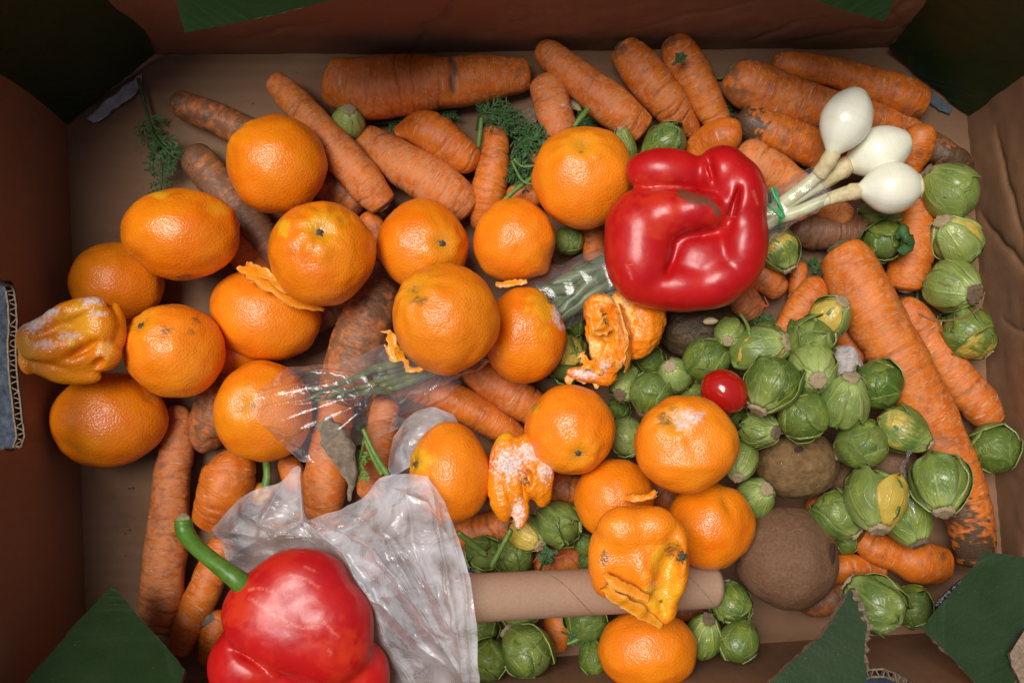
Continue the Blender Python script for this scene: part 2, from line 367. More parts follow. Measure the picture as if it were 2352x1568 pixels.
def m_bulb():
    s = NT('onion_skin'); c = s.attr('surf', out=1); q = s.seeded(c)
    ln = s.noise(s.scale(q, (22, .35, 1)), 1.0, 3, .6); bl = s.noise(q, 1.6, 5, .6)
    col = s.mix(s.rng(bl, .3, .7), (.74, .74, .58, 1), (.84, .83, .70, 1))
    col = s.mix(s.math('MULTIPLY', s.rng(ln, .50, .70), .20), col, (.56, .60, .36, 1))
    y = s.n('SeparateXYZ', 1, Vector=c)
    col = s.mix(s.math('MULTIPLY', s.rng(s.math('ADD', y, s.math('MULTIPLY', bl, .6)), 1.3, .2), .30), col, (.62, .62, .32, 1))
    col = s.mix(s.math('MULTIPLY', s.rng(s.noise(q, 5, 6, .75), .71, .76), .4), col, (.28, .19, .09, 1))
    return s.bsdf(Base_Color=col, Roughness=s.rng(bl, .3, .7, .20, .38), Specular_IOR_Level=.5, Normal=s.bump(s.math('ADD', ln, bl), .18, .0006))
M['bulb'] = m_bulb()
M['onion_stem'] = m_simple('onion_stem_skin', (.50, .50, .27), (.66, .66, .44), 120, .32, .3)
M['onion_neck'] = m_simple('onion_dry_neck', (.50, .40, .20), (.68, .58, .34), 300, .6, .6)
M['onion_leaf'] = m_simple('onion_leaf_green', (.035, .07, .022), (.15, .19, .065), 120, .35, .3)
M['band'] = m_simple('green_rubber', (.05, .36, .13), (.07, .44, .17), 200, .45, .2)
M['kiwi'] = m_simple('kiwi_skin', (.125, .060, .030), (.215, .112, .058), 700, .60, 1.0, .0006, spec=.4)
M['kiwi_green'] = m_simple('kiwi_skin_olive', (.11, .062, .024), (.24, .142, .058), 240, .78, 1.0, .001, spec=.25)
M['kiwi_rot'] = m_simple('kiwi_rotten', (.030, .022, .010), (.10, .058, .026), 130, .42, 1.0, .0016, spec=.4)
M['tomato'] = m_simple('tomato_skin', (.34, .007, .004), (.42, .012, .006), 60, .13, .04, .0005, spec=.6)
M['clear'] = m_film('clear_film', haze=.09, rough=.09, fres=.95, bump=.26, cr=9, edge=0)
M['bag'] = m_film('milky_film', haze=.50, rough=.15, fres=.8, bump=.50, cr=7, edge=0, white=(.93, .95, 1.0), gl_max=.34)
M['pit'] = m_simple('kiwi_end_dark', (.030, .014, .008), (.08, .04, .022), 900, .8, .9, .001)
M['black_film'] = m_simple('black_film', (.012, .013, .02), (.03, .032, .045), 120, .16, .6, .002, spec=.8)
M['mouldwhite'] = m_simple('white_mould', (.36, .33, .31), (.60, .56, .54), 300, .95, 1.0, .0012)
M['paper'] = m_simple('grey_paper', (.26, .26, .26), (.50, .50, .50), 160, .9, .7, .0008)
M['bluepaper'] = m_simple('blue_grey_print', (.06, .08, .11), (.11, .14, .18), 200, .7, .5)
M['ground'] = m_simple('ground_concrete', (.006, .009, .016), (.075, .095, .125), 130, .9, .8, .002)
M['dryleaf'] = m_simple('dry_leaf', (.12, .088, .055), (.28, .22, .15), 260, .8, .9, .001)
M['thread_red'] = m_simple('red_fibre', (.45, .06, .02), (.55, .10, .03), 300, .6, .2)
M['thread_brown'] = m_simple('brown_fibre', (.16, .07, .03), (.24, .11, .05), 300, .5, .2)

# ---------------------------------------------------------------- the box
FLOOR = {'tl': (149, 128), 'tr': (2213, 108), 'br': (2313, 1440), 'bl': (204, 1575)}
WALL_H, TH = 0.195, 0.005
def v2(p): q = P(*p); return np.array([q.x, q.y])
CR = {k: v2(v) for k, v in FLOOR.items()}
def board_sheet(name, a, b, mat, root, off=0.0, hole=None, h=WALL_H, seed=0, creases=()):
    """upright sheet from floor point a to b, pushed outward by off"""
    d = b - a; L = np.linalg.norm(d); d = d / L; nrm = np.array([d[1], -d[0]])
    if np.dot((a + b) / 2, nrm) < 0: nrm = -nrm
    a3 = lambda s, z, o=0: np.array([*(a + d * s + nrm * (off + o)), z])
    if hole is None:
        ns, nz = 400, 130
        S, Z = np.meshgrid(np.linspace(-.006, L + .006, ns), np.linspace(-.002, h, nz))
        base = np.array([a3(s, z) for s, z in zip(S.ravel(), Z.ravel())])
        dsp = fbm(base * 28, seed, 3) * .0009
        for (s0, z0, s1, z1, dep) in creases:
            e = np.array([s1 - s0, z1 - z0]); le = np.linalg.norm(e); e /= le
            rs, rz = S.ravel() - s0, Z.ravel() - z0; tt = rs * e[0] + rz * e[1]
            dd = (-rs * e[1] + rz * e[0]) + fbm(np.stack([tt * 60, tt * 0, tt * 0], 1), seed + 5, 2) * .003
            mk = np.clip(1 - np.abs(tt - le / 2) / (le / 2), 0, 1) ** .5
            dsp += 1.5 * dep * mk * np.exp(-np.abs(dd) / .0020)
        V = base + np.array([nrm[0], nrm[1], 0])[None] * dsp[:, None]
        F = [(j * ns + i, j * ns + i + 1, (j + 1) * ns + i + 1, (j + 1) * ns + i) for j in range(nz - 1) for i in range(ns - 1)]
        return solid_in(name, V, F, mat, root)
    bm = bmesh.new()
    def loop(pts):
        vs = [bm.verts.new(p) for p in pts]
        return [bm.edges.new((vs[i], vs[(i + 1) % len(vs)])) for i in range(len(vs))]
    e = loop([a3(-.006, -.002), a3(L + .006, -.002), a3(L + .006, h), a3(-.006, h)]) + loop([a3(s, z) for s, z in hole])
    bmesh.ops.triangle_fill(bm, edges=e, use_beauty=True)
    V = np.array([v.co[:] for v in bm.verts]); F = [[v.index for v in f.verts] for f in bm.faces]
    bm.verts.index_update(); F = [[v.index for v in f.verts] for f in bm.faces]; bm.free()
    return solid_in(name, V, F, mat, root, smooth=False)
def on_wall(u, v, a, b):
    """frame point -> (s, z) on the upright plane through floor points a, b"""
    d = b - a; L = np.linalg.norm(d); d = d / L; n = np.array([d[1], -d[0]])
    r = np.array([(u - NU) / FPX, (NV - v) / FPX])           # per metre below the camera
    t = np.dot(a, n) / np.dot(r, n); p = r * t
    return np.dot(p - a, d), CAM_H - t
def ragged(pts, step, amp, seed, closed=True):
    rnd = random.Random(seed); out = []; n = len(pts)
    for i in range(n if closed else n - 1):
        p, q = np.array(pts[i], float), np.array(pts[(i + 1) % n], float); L = np.linalg.norm(q[:2] - p[:2]); k = max(1, int(L / step))
        nn = np.array([-(q - p)[1], (q - p)[0]]) / (L + 1e-9)
        for j in range(k):
            c = p + (q - p) * j / k
            if j: c[:2] += nn * rnd.uniform(-amp, amp)
            out.append(c)
    if not closed: out.append(np.array(pts[-1], float))
    return out

box = empty('cardboard_box', (0, 0, 0)); OG['cardboard_box'] = np.zeros(3)
tag(box, 'open brown cardboard box with green torn flaps holding all the produce', 'box')
# floor
nx, ny = 220, 150
S, T = np.meshgrid(np.linspace(0, 1, nx), np.linspace(0, 1, ny))
c = [CR[k] for k in ('tl', 'tr', 'br', 'bl')]
XY = ((1 - S) * (1 - T))[..., None] * c[0] + (S * (1 - T))[..., None] * c[1] + (S * T)[..., None] * c[2] + ((1 - S) * T)[..., None] * c[3]
V = np.concatenate([XY.reshape(-1, 2), np.zeros((nx * ny, 1))], 1)
V[:, 2] = fbm(V * 22, 3, 3) * .0007 + .0003 * np.sin(V[:, 1] * 6.28 / .0085)
F = [(j * nx + i, j * nx + i + 1, (j + 1) * nx + i + 1, (j + 1) * nx + i)[::-1] for j in range(ny - 1) for i in range(nx - 1)]
solid_in('bottom_panel', V, F, M['floor'], box)
top_wall = board_sheet('side_panel', CR['tl'], CR['tr'], M['wall'], box, seed=4,
    creases=[(.195, .002, .225, .09, .0022), (.375, .01, .41, .05, .0016), (.40, .012, .46, .035, .0014), (.455, .02, .435, .09, .0015), (.31, .03, .42, .10, .0012), (.10, .02, .16, .05, .001)])
right_wall = board_sheet('side_panel', CR['tr'], CR['br'], M['wall'], box, seed=9,
    creases=[(.05, .03, .12, .05, .002), (.09, .005, .15, .07, .0016), (.20, .06, .33, .01, .0012), (.15, .02, .18, .09, .0012)])
HB = [(1975, 1540), (2000, 1533), (2028, 1532), (2054, 1541), (2082, 1556), (2110, 1576), (2140, 1604), (2150, 1680), (1950, 1680), (1955, 1570)]
hb = [on_wall(u, v, CR['br'], CR['bl']) for u, v in HB]
hb = [(p[0] / 1000, p[1] / 1000) for p in ragged([(s * 1000, z * 1000) for s, z in hb], 3, .3, 6)]
bottom_wall = board_sheet('side_panel', CR['br'], CR['bl'], M['wall'], box, hole=hb)
board_sheet('outer_liner', CR['br'], CR['bl'], M['torn'], box, off=TH, hole=hb, h=WALL_H - .001)
hole_uv = [(26, 645), (36, 668), (41, 700), (43, 740), (40, 790), (42, 850), (47, 900), (53, 950), (60, 1000), (52, 1026), (30, 1036), (0, 1034),
           (-40, 1000), (-60, 900), (-60, 760), (-30, 660), (0, 640)]
hs = [on_wall(u, v, CR['tl'], CR['bl']) for u, v in hole_uv]
hs = [(p[0], p[1]) for p in ragged([(s * 1000, z * 1000) for s, z in hs], 2.2, .35, 5)]
hs = [(s / 1000, z / 1000) for s, z in hs]
left_wall = board_sheet('side_panel', CR['tl'], CR['bl'], M['wall'], box, hole=hs)
board_sheet('outer_liner', CR['tl'], CR['bl'], M['torn'], box, off=TH, hole=hs, h=WALL_H - .001)
def flute(name, path, wv, dv, root, mat, period=.0052, depth=.004, n=None):
    """corrugated strip between two liners: path (n,3) on the inner liner, wv across the thickness, dv into the board"""
    path = np.asarray(path); L = np.r_[0, np.cumsum(np.linalg.norm(np.diff(path, axis=0), axis=1))]
    n = n or int(L[-1] / period * 8); s = np.linspace(0, L[-1], n)
    c = np.stack([np.interp(s, L, path[:, i]) for i in range(3)], 1)
    w = .5 + .42 * np.sin(s / period * 6.283 + 1.2 * vnoise(np.stack([s * 150, s * 0, s * 0], 1), 3))
    wv = np.asarray(wv, float); dv = np.asarray(dv, float)
    c = c + w[:, None] * wv[None] + .0007 * np.stack([vnoise(c * 900, k) for k in (1, 2, 3)], 1)
    th = np.cross(np.gradient(c, axis=0), dv); th = th / (np.linalg.norm(th, axis=1)[:, None] + 1e-9) * .00025
    V = np.vstack([c + th, c + dv * depth + th, c + dv * depth - th, c - th]); F = []
    for i in range(n - 1):
        for a, b in ((0, 1), (1, 2), (2, 3), (3, 0)): F.append((a * n + i, a * n + i + 1, b * n + i + 1, b * n + i))
    return solid_in(name, V, F, mat, root, smooth=False)
dL = CR['bl'] - CR['tl']; dL = dL / np.linalg.norm(dL); nL = np.array([-1, 0.]) - dL * np.dot([-1, 0.], dL); nL /= np.linalg.norm(nL)
rim = [(*(CR['tl'] + dL * s), z) for s, z in hs]
lo = [p for p in rim if p[2] < .085]
lo.sort(key=lambda p: -p[1])
flute('corrugated_edge', lo, (nL[0] * TH, nL[1] * TH, 0), (0, 0, -1), box, M['torn'])
# lips: thickness of the two liners along the hole
def lip(path, w, root, mat):
    path = np.asarray(path); n = len(path); w = np.asarray(w)
    V = np.vstack([path, path + w, path + w + [0, 0, -.003], path + [0, 0, -.003]]); F = []
    for i in range(n - 1):
        for a, b in ((0, 1), (1, 2), (2, 3), (3, 0)): F.append((a * n + i, a * n + i + 1, b * n + i + 1, b * n + i))
    return solid_in('liner_lip', V, F, mat, root, smooth=False)
for o_ in (.0002, TH - .0009): lip(np.array(lo) + np.array([nL[0] * o_, nL[1] * o_, .0007]), (nL[0] * .0008, nL[1] * .0008, 0), box, M['torn'])

def flap(name, pts, root, th=.0035, amp=1.3, step=11, seed=1, curl=0.0, label=None, mat='green', under='torn'):
    """torn board piece: corner points (u, v, z); green print up, raw board on the torn edge and below"""
    pa = np.array(pts, float); cf, *_ = np.linalg.lstsq(np.c_[pa[:, :2], np.ones(len(pa))], pa[:, 2], rcond=None)
    pts = [(p[0], p[1], float(np.dot(cf, (p[0], p[1], 1)))) for p in pts]
    rp = ragged(pts, step, amp, seed); W = np.array([P(*p)[:] for p in rp]); n = len(W)
    bm = bmesh.new(); vs = [bm.verts.new(p) for p in W]
    es = [bm.edges.new((vs[i], vs[(i + 1) % n])) for i in range(n)]
    bmesh.ops.triangle_fill(bm, edges=es, use_beauty=True)
    bmesh.ops.subdivide_edges(bm, edges=[e for e in bm.edges if len(e.link_faces) == 2 and e.calc_length() > .02], cuts=2, use_grid_fill=False)
    bmesh.ops.triangulate(bm, faces=bm.faces[:])
    bm.verts.index_update(); V = np.array([v.co[:] for v in bm.verts]); F = [[v.index for v in f.verts] for f in bm.faces]
    bed = [[v.index for v in e.verts] for e in bm.edges if len(e.link_faces) == 1]; bm.free()
    V[:, 2] += fbm(V * 9, seed, 1) * .0016
    fn = []
    for f in F:
        a, b, c_ = V[f[0]], V[f[1]], V[f[2]]
        fn.append(f if np.cross(b - a, c_ - a)[2] > 0 else f[::-1])
    nn = np.cross(V[fn[0][1]] - V[fn[0][0]], V[fn[0][2]] - V[fn[0][0]]); nn /= np.linalg.norm(nn)
    nV = len(V); r = np.random.RandomState(seed)
    low = V - nn * th + r.uniform(-.0004, .0004, V.shape)
    for a_, b_ in bed:                                # the raw core frays out a little past the print
        e_ = V[b_] - V[a_]; o_ = np.cross(e_, nn); o_ /= np.linalg.norm(o_) + 1e-9
        if np.dot(o_, (V[a_] + V[b_]) / 2 - V.mean(0)) < 0: o_ = -o_
        low[a_] += o_ * r.uniform(.0001, .0008)
    AV = np.vstack([V, low]); AF = list(fn) + [[i + nV for i in f[::-1]] for f in fn]; mi = [0] * len(fn) + [1] * len(fn)
    for a, b in bed: AF.append([a, b, b + nV, a + nV]); mi.append(1)
    o = solid_in(name, AV, AF, [M[mat], M[under]], root, smooth=False, midx=mi)
    if label: o['label'] = label
    return o
# corner panels (green inside), upright and leaning a little
flap('corner_panel', [(357, 122, .001), (155, 287, .001), (-15, 172, .085), (-190, 60, .15), (215, -190, .15), (304, 10, .075)], box, seed=3, amp=1.6, label='dark green triangular corner panel at the top left of the box')
flap('corner_panel', [(2043, 112, .001), (2225, 268, .001), (2362, 186, .07), (2560, 60, .15), (2240, -160, .15), (2128, 2, .075)], box, seed=4, amp=2.4, label='dark green corner panel at the top right of the box')
# loose flaps folded in from the rim
flap('flap', [(404, -10, .15), (414, 45, .147), (425, 76, .145), (520, 58, .146), (640, 33, .148), (745, 6, .15), (860, -30, .155), (860, -260, .19), (380, -260, .19)], box, seed=6, label='green torn flap hanging over the top wall at the left')
flap('flap', [(1835, -10, .15), (1930, 25, .147), (2028, 52, .145), (2046, 20, .147), (2058, -20, .15), (2070, -260, .19), (1780, -260, .19)], box, seed=7, label='green torn flap hanging over the top wall at the right')
flap('flap', [(258, 1343, .075), (340, 1436, .078), (426, 1536, .08), (408, 1580, .085), (390, 1700, .11), (-60, 1720, .14), (20, 1610, .11), (110, 1508, .09), (180, 1425, .08)], box, seed=8, label='green torn flap in the bottom left corner')
f1 = flap('flap', [(1958, 1353, .13), (1978, 1392, .13), (1994, 1438, .131), (1988, 1480, .133), (1987, 1520, .135), (1993, 1535, .137), (1990, 1570, .14), (1950, 1700, .15), (1700, 1700, .15), (1768, 1570, .14), (1830, 1512, .136), (1890, 1462, .132), (1925, 1405, .13)], box, seed=9, th=.005, label='pointed green torn flap at the bottom with bare corrugated edge')
e1 = np.array([P(*p)[:] for p in ((1958, 1353, .1297), (1978, 1392, .1297), (1994, 1438, .1307), (1988, 1480, .1327), (1987, 1520, .1347), (1995, 1537, .1367))])
e2 = e1 + np.array([.0006, 0, -.0004])
flute('corrugated_edge', e2, (.0030, -.0008, -.0045), (-.9, 0, .3), box, M['torn'], depth=.003)
flap('flap', [(2262, 1266, .095), (2310, 1272, .10), (2420, 1290, .115), (2440, 1420, .13), (2352, 1447, .125), (2330, 1478, .122), (2322, 1520, .122), (2336, 1560, .125), (2300, 1620, .128), (2246, 1572, .12), (2186, 1508, .112), (2118, 1442, .10), (2150, 1402, .098), (2205, 1340, .095)], box, seed=10, label='green torn flap in the bottom right corner')
flap('torn_board', [(2352, 1447, .128), (2420, 1440, .13), (2430, 1640, .14), (2330, 1640, .14), (2345, 1570, .13), (2322, 1528, .126), (2318, 1500, .126), (2330, 1480, .126)], box, seed=11, mat='torn', label='bare pinkish brown torn board under the bottom right flap')
# bottom wall: arched torn edge of the hand hole, dark film behind
ac = np.array([[*(CR['br'] + (CR['bl'] - CR['br']) / np.linalg.norm(CR['bl'] - CR['br']) * q[0]), q[1]] for q in (on_wall(u, v, CR['br'], CR['bl']) for u, v in HB[:7])])
dB = (CR['bl'] - CR['br']) / np.linalg.norm(CR['bl'] - CR['br']); nB = np.array([dB[1], -dB[0]]); nB = nB if np.dot(nB, [0, -1]) > 0 else -nB
flute('corrugated_edge', ac, (nB[0] * TH, nB[1] * TH, 0), (0, 0, -1), box, M['torn'], depth=.003, period=.006)
for o_ in (.0002, TH - .0011): lip(ac + np.array([nB[0] * o_, nB[1] * o_, .0007]), (nB[0] * .0009, nB[1] * .0009, 0), box, M['torn'])
flap('patch', [(200, 274, .004), (232, 240, .004), (275, 208, .004), (322, 172, .004), (322, 196, .004), (300, 222, .004), (262, 248, .004), (226, 277, .004)], box, th=.0005, amp=3, step=9, seed=14, mat='paper', under='paper', label='pale grey torn strip along the top left corner panel')
flap('patch', [(2076, 162, .004), (2110, 182, .004), (2150, 215, .004), (2190, 246, .004), (2186, 256, .004), (2160, 250, .004), (2120, 212, .004), (2078, 186, .004)], box, th=.0005, amp=2, step=9, seed=15, mat='bluepaper', under='bluepaper', label='blue grey strip along the top right corner panel')
# the ground outside
bm = bmesh.new(); bmesh.ops.create_grid(bm, x_segments=60, y_segments=60, size=3)
for v in bm.verts: v.co.z = -.008
me = bpy.data.meshes.new('ground'); bm.to_mesh(me); bm.free(); me.materials.append(M['ground'])
tag(link('ground', me), 'blue grey ground outside the box', kind='structure')

# ---------------------------------------------------------------- mandarins
def calyx(root, p, nrm, r, mat, seed, name='calyx'):
    rnd = random.Random(seed); Fm = frame(nrm); n = 20; V = []; F = []
    rings = [(0, .55), (.38, .62), (.46, .30), (1.0, .12), (1.0, -.3)]
    for k, (rr, zz) in enumerate(rings[1:]):
        for i in range(n):
            a = i / n * 6.283; star = 1.0 if k < 2 else (.68 + .32 * math.cos(5 * a)) * rnd.uniform(.85, 1.1)
            V.append([math.cos(a) * rr * star, math.sin(a) * rr * star, zz + rnd.uniform(-.06, .06)])
    V.append([0, 0, .42])
    for k in range(3):
        for i in range(n): F.append((k * n + i, (k + 1) * n + i, (k + 1) * n + (i + 1) % n, k * n + (i + 1) % n))
    for i in range(n): F.append((i, (i + 1) % n, 4 * n))
    W = np.array(V) * r @ Fm.T + np.array(p)
    return solid_in(name, W, F, mat, root)
def mandarin(label, u, v, ru, rv, z, stem=None, rot=0, seed=1, wr=.35, mat='mandarin', mold=(), dark=(), yellow=(), pith=(), dents=(), flat=.90, button=True, n=5, cat=True, fine=1.0):
    D, F = ico(n); s = PX(1, z); c0 = np.array(P(u, v, z)); rm = (ru + rv) / 2
    if stem is not None:
        dx, dy = (stem[0] - u) / ru, -(stem[1] - v) / rv; h = min(.97, math.hypot(dx, dy)); k = h / (math.hypot(dx, dy) + 1e-9)
        ax = Vector((dx * k, dy * k, math.sqrt(1 - h * h)))
    else:
        rr = random.Random(seed); ax = Vector((rr.uniform(-1, 1), rr.uniform(-1, 1), -.7)).normalized()
    Fm = frame(ax); L = D @ Fm                       # local coordinates, pole = stem
    th = np.arccos(np.clip(L[:, 2], -1, 1)); ph = np.arctan2(L[:, 1], L[:, 0])
    nz = fbm(D * 1.3, seed, 2); r = 1 + .042 * nz + .012 * vnoise(D * 3.4, seed + 3)
    r -= .050 * np.exp(-(th / .17) ** 2); r += .035 * np.exp(-((th - .34) / .18) ** 2)
    r += .012 * np.cos(ph * 9 + 2 * vnoise(D * 2, seed)) * np.exp(-((th - .42) / .30) ** 2) * (.4 + wr)
    r -= .04 * np.exp(-((math.pi - th) / .25) ** 2)
    r += .0045 * np.cos(ph * 10) * np.sin(th)
    r += wr * .016 * fbm(L * [5, 5, 9], seed + 9, 3) * (.35 + np.exp(-(th / 1.0) ** 2))
    r += .0016 * fine * vnoise(D * 26, seed + 2)
    X = D * r[:, None]; cr_, sr = math.cos(R(rot)), math.sin(R(rot))
    Rz = np.array([[cr_, -sr, 0], [sr, cr_, 0], [0, 0, 1]])
    X = (X @ Rz) * np.array([ru, rv, rm * flat]) @ Rz.T if rot else X * np.array([ru, rv, rm * flat])
    W = c0 + X * s
    for (du, dv, dr, dd, *el) in dents:               # press the skin in (or out, when negative)
        uu, vv = to_uv(W); e = el[0] if el else 1.0; an = R(el[1]) if len(el) > 1 else 0
        a_ = (uu - du) * math.cos(an) + (vv - dv) * math.sin(an); b_ = -(uu - du) * math.sin(an) + (vv - dv) * math.cos(an)
        g = np.exp(-((a_ / (dr * e)) ** 2 + (b_ / dr) ** 2)) * (W[:, 2] > c0[2] - .3 * rm * s)
        W = W + (c0 - W) / (np.linalg.norm(W - c0, axis=1)[:, None]) * (dd * s * g)[:, None]
    at = {'mold': paint(W, mold, seed), 'dark': paint(W, dark, seed), 'yellow': paint(W, yellow, seed, 300), 'pith': paint(W, pith, seed)}
    if stem is not None:
        at['dark'] = np.maximum(at['dark'], .40 * np.exp(-(th / .16) ** 2)); at['yellow'] = np.maximum(at['yellow'], .55 * np.exp(-((th) / .38) ** 2))
    o = solid('mandarin', W, F, M[mat], attrs=at)
    if cat: tag(o, label, 'mandarin', 'mandarins heaped in the box')
    if stem is not None and button:
        i = int(np.argmin(th)); p = W[i] - (W[i] - c0) * .015
        calyx(o, p, W[i] - c0, .115 * rm * s, M['calyx'], seed)
    return o
MD = [
 ('smooth mandarin between two carrots, topmost of the left heap', 637, 380, 109, 113, .046, (545, 312), dict(seed=1, wr=.15, button=False, dents=[(538, 322, 22, -6)], dark=[(690, 480, 26, .8, 12)])),
 ('broad flattened mandarin above the left pair, left of the dirty carrot', 415, 538, 133, 104, .056, None, dict(seed=2, wr=.35, dents=[(500, 480, 26, 5, 2, 40)], yellow=[(375, 447, 30, .8, 12), (505, 470, 30, .6)], dark=[(420, 636, 30, .7, 9)])),
 ('wrinkled mandarin with grey stalk end, right of the dirty carrot', 740, 582, 121, 120, .066, (755, 543), dict(seed=3, wr=.95, dents=[(752, 535, 30, 6, 1.4, 0)], yellow=[(740, 515, 55, .7, 35), (655, 522, 20, .9)])),
 ('mandarin with one black speck beside the left box wall', 266, 650, 105, 96, .030, None, dict(seed=4, wr=.2)),
 ('mandarin with raised stalk end, beside the squashed yellow one', 400, 806, 113, 109, .052, (350, 750), dict(seed=5, wr=.55, mat='mandarin_pale', dark=[(380, 762, 14, .9), (452, 735, 12, .8), (440, 765, 9, .7)])),
 ('large mandarin below the squashed one, in the left corner', 252, 965, 128, 111, .034, None, dict(seed=6, wr=.35, dents=[(345, 910, 16, 5, 2.4, 50)], dark=[(350, 905, 16, .6)])),
 ('mandarin with peel splitting open along its upper right side', 610, 722, 128, 104, .032, None, dict(seed=7, wr=.2, rot=-14, fine=1.2)),
 ('mandarin half covered by the clear plastic film', 605, 944, 113, 116, .040, (581, 929), dict(seed=8, wr=.2, button=False, dark=[(581, 928, 5, 1)])),
 ('mandarin with stalk end at its right, behind the topmost central one', 971, 565, 106, 107, .044, (1021, 571), dict(seed=9, wr=.4)),
 ('topmost wrinkled mandarin in the centre with torn peel under it', 1025, 735, 123, 126, .082, (960, 672), dict(seed=10, wr=1.0, button=False, dark=[(962, 690, 22, .8, 14), (950, 665, 12, .7)], dents=[(966, 690, 22, 6)])),
 ('mandarin with grey mould on its right side, right of the central one', 1205, 771, 94, 110, .050, None, dict(seed=11, wr=.25, mold=[(1281, 722, 14, 1, 26), (1290, 750, 10, .9)], dark=[(1288, 720, 18, 1, 30), (1262, 690, 12, 1)], yellow=[(1255, 700, 60, .7)])),
 ('mandarin with nipple at its lower right, above the moulded one', 1182, 552, 95, 97, .044, None, dict(seed=12, wr=.3, dents=[(1258, 628, 20, -14)], mat='mandarin_pale')),
 ('big mandarin left of the folded red pepper', 1340, 407, 116, 115, .048, (1332, 350), dict(seed=13, wr=.5, button=False, dark=[(1332, 345, 5, 1)], mat='mandarin_pale')),
 ('oval mandarin right of the milky plastic bag with side stalk end', 1037, 1087, 90, 116, .058, (958, 1064), dict(seed=14, wr=.2, rot=4, mat='mandarin_pale', yellow=[(955, 1060, 40, .9)], dark=[(953, 1062, 12, .9)])),
 ('mandarin with dark star stalk end near its lower edge', 1308, 988, 103, 104, .062, (1327, 1042), dict(seed=15, wr=.35, mat='mandarin_pale', dents=[(1318, 1042, 34, 5, 1.8, 0)], yellow=[(1230, 935, 16, .9)], dark=[(1230, 932, 14, .5)])),
 ('flat topped mandarin with a white mould spot near the tomato', 1575, 1020, 122, 112, .084, (1537, 960), dict(seed=16, wr=.45, flat=.78, button=False, mat='mandarin_pale', mold=[(1585, 955, 30, .9, 18), (1570, 975, 24, .8, 14)], dark=[(1530, 962, 20, .8, 18), (1550, 940, 18, .5, 8)], dents=[(1545, 960, 30, 9, 1.3, 20), (1590, 1000, 62, 15, 1.25, 0), (1590, 1068, 13, -6, 6, 0)])),
 ('mandarin with curled peel, behind the collapsed one on the tube', 1410, 1145, 90, 94, .050, None, dict(seed=17, wr=.2)),
 ('dented mandarin between the flat topped one and the large kiwi', 1631, 1206, 100, 102, .058, None, dict(seed=18, wr=.2, dents=[(1675, 1148, 17, 12, 2.6, 72)])),
 ('wrinkled mandarin at the bottom edge under the collapsed one', 1488, 1492, 116, 92, .060, None, dict(seed=19, wr=1.0)),
 ('mandarin buried in shadow between two upper ones on the left', 545, 810, 70, 60, .020, None, dict(seed=20, wr=.2, n=4)),
]
for lb, u, v, a, b, z, st, kw in MD:
    mandarin(lb, u, v, a, b, z, st, **kw)
mans = [o for o in sc.objects if o.get('category') == 'mandarin']

def ribbon(name, pts, mat, root=None, th=.0012, rag=1.5, seed=1, n=36, cup=.2, parent=None, mold=(), pith=1.0, label=None, roll=None):
    """strip: (u, v, z, half width px, tilt deg)"""
    q = [(*P(p[0], p[1], p[2]), PX(p[3], p[2]), R(p[4] if len(p) > 4 else 0)) for p in pts]
    c = catmull(q, n); C = c[:, :3]; T = np.gradient(C, axis=0); T /= np.linalg.norm(T, axis=1)[:, None]
    Sd = np.cross(T, [0, 0, 1.]); Sd /= np.linalg.norm(Sd, axis=1)[:, None] + 1e-9; U = np.cross(Sd, T)
    k = 7; V = []; X = np.linspace(-1, 1, k); r = np.random.RandomState(seed)
    ii = np.arange(n) / 2.6; jl, jr = (1 + .20 * rag * vnoise(np.stack([ii, ii * 0 + k_, ii * 0], 1), seed) for k_ in (1, 5))
    for x in X:
        hw = c[:, 3] * np.where(x < 0, jl, jr) * x; hh = cup * c[:, 3] * (1 - x * x)
        ca, sa = np.cos(c[:, 4]), np.sin(c[:, 4])
        V.append(C + Sd * (hw * ca - hh * sa)[:, None] + U * (hw * sa + hh * ca)[:, None])
    V = np.array(V).transpose(1, 0, 2)                      # n,k,3
    V = V + .0006 * rag * np.stack([vnoise(V.reshape(-1, 3) * 230, seed + s_) for s_ in range(3)], 1).reshape(V.shape)
    top = V.reshape(-1, 3); nn = np.cross(np.gradient(V, axis=0), np.gradient(V, axis=1)); nn /= np.linalg.norm(nn, axis=2)[..., None] + 1e-12
    bot = (V + nn * th).reshape(-1, 3); A = np.vstack([top, bot]); N = n * k; F = []
    for i in range(n - 1):
        for j in range(k - 1):
            a = i * k + j; F.append((a, a + 1, a + k + 1, a + k)); F.append((N + a, N + a + k, N + a + k + 1, N + a + 1))
        for j in (0, k - 1): a = i * k + j; F.append((a, a + k, N + a + k, N + a))
    for i in (0, n - 1):
        for j in range(k - 1): a = i * k + j; F.append((a, a + 1, N + a + 1, N + a))
    bandz = np.tile(np.abs(X) ** 3, n) * .6 * pith
    at = {'mold': paint(A, mold, seed), 'dark': np.zeros(2 * N), 'yellow': np.full(2 * N, .3), 'pith': np.r_[bandz, bandz]}
    if root is None: o = solid(name, A, F, mat, attrs=at)
    else: o = solid_in(name, A, F, mat, root, at, parent=parent)
    if label: o['label'] = label
    return o
m7, m10, m12, m17 = mans[6], mans[9], mans[11], mans[16]
ribbon('peel_flap', [(548, 612, .052, 5, 10), (580, 630, .058, 16, 25), (625, 662, .060, 15, 35), (672, 690, .058, 12, 30), (745, 715, .052, 4, 10)], M['mandarin'], m7, seed=2, rag=1.4)
ribbon('peel_flap', [(566, 606, .050, 7, -20), (600, 622, .062, 12, -30), (640, 650, .064, 13, -30), (676, 672, .060, 8, -20)], M['mandarin_pale'], m7, seed=4, rag=1.6)
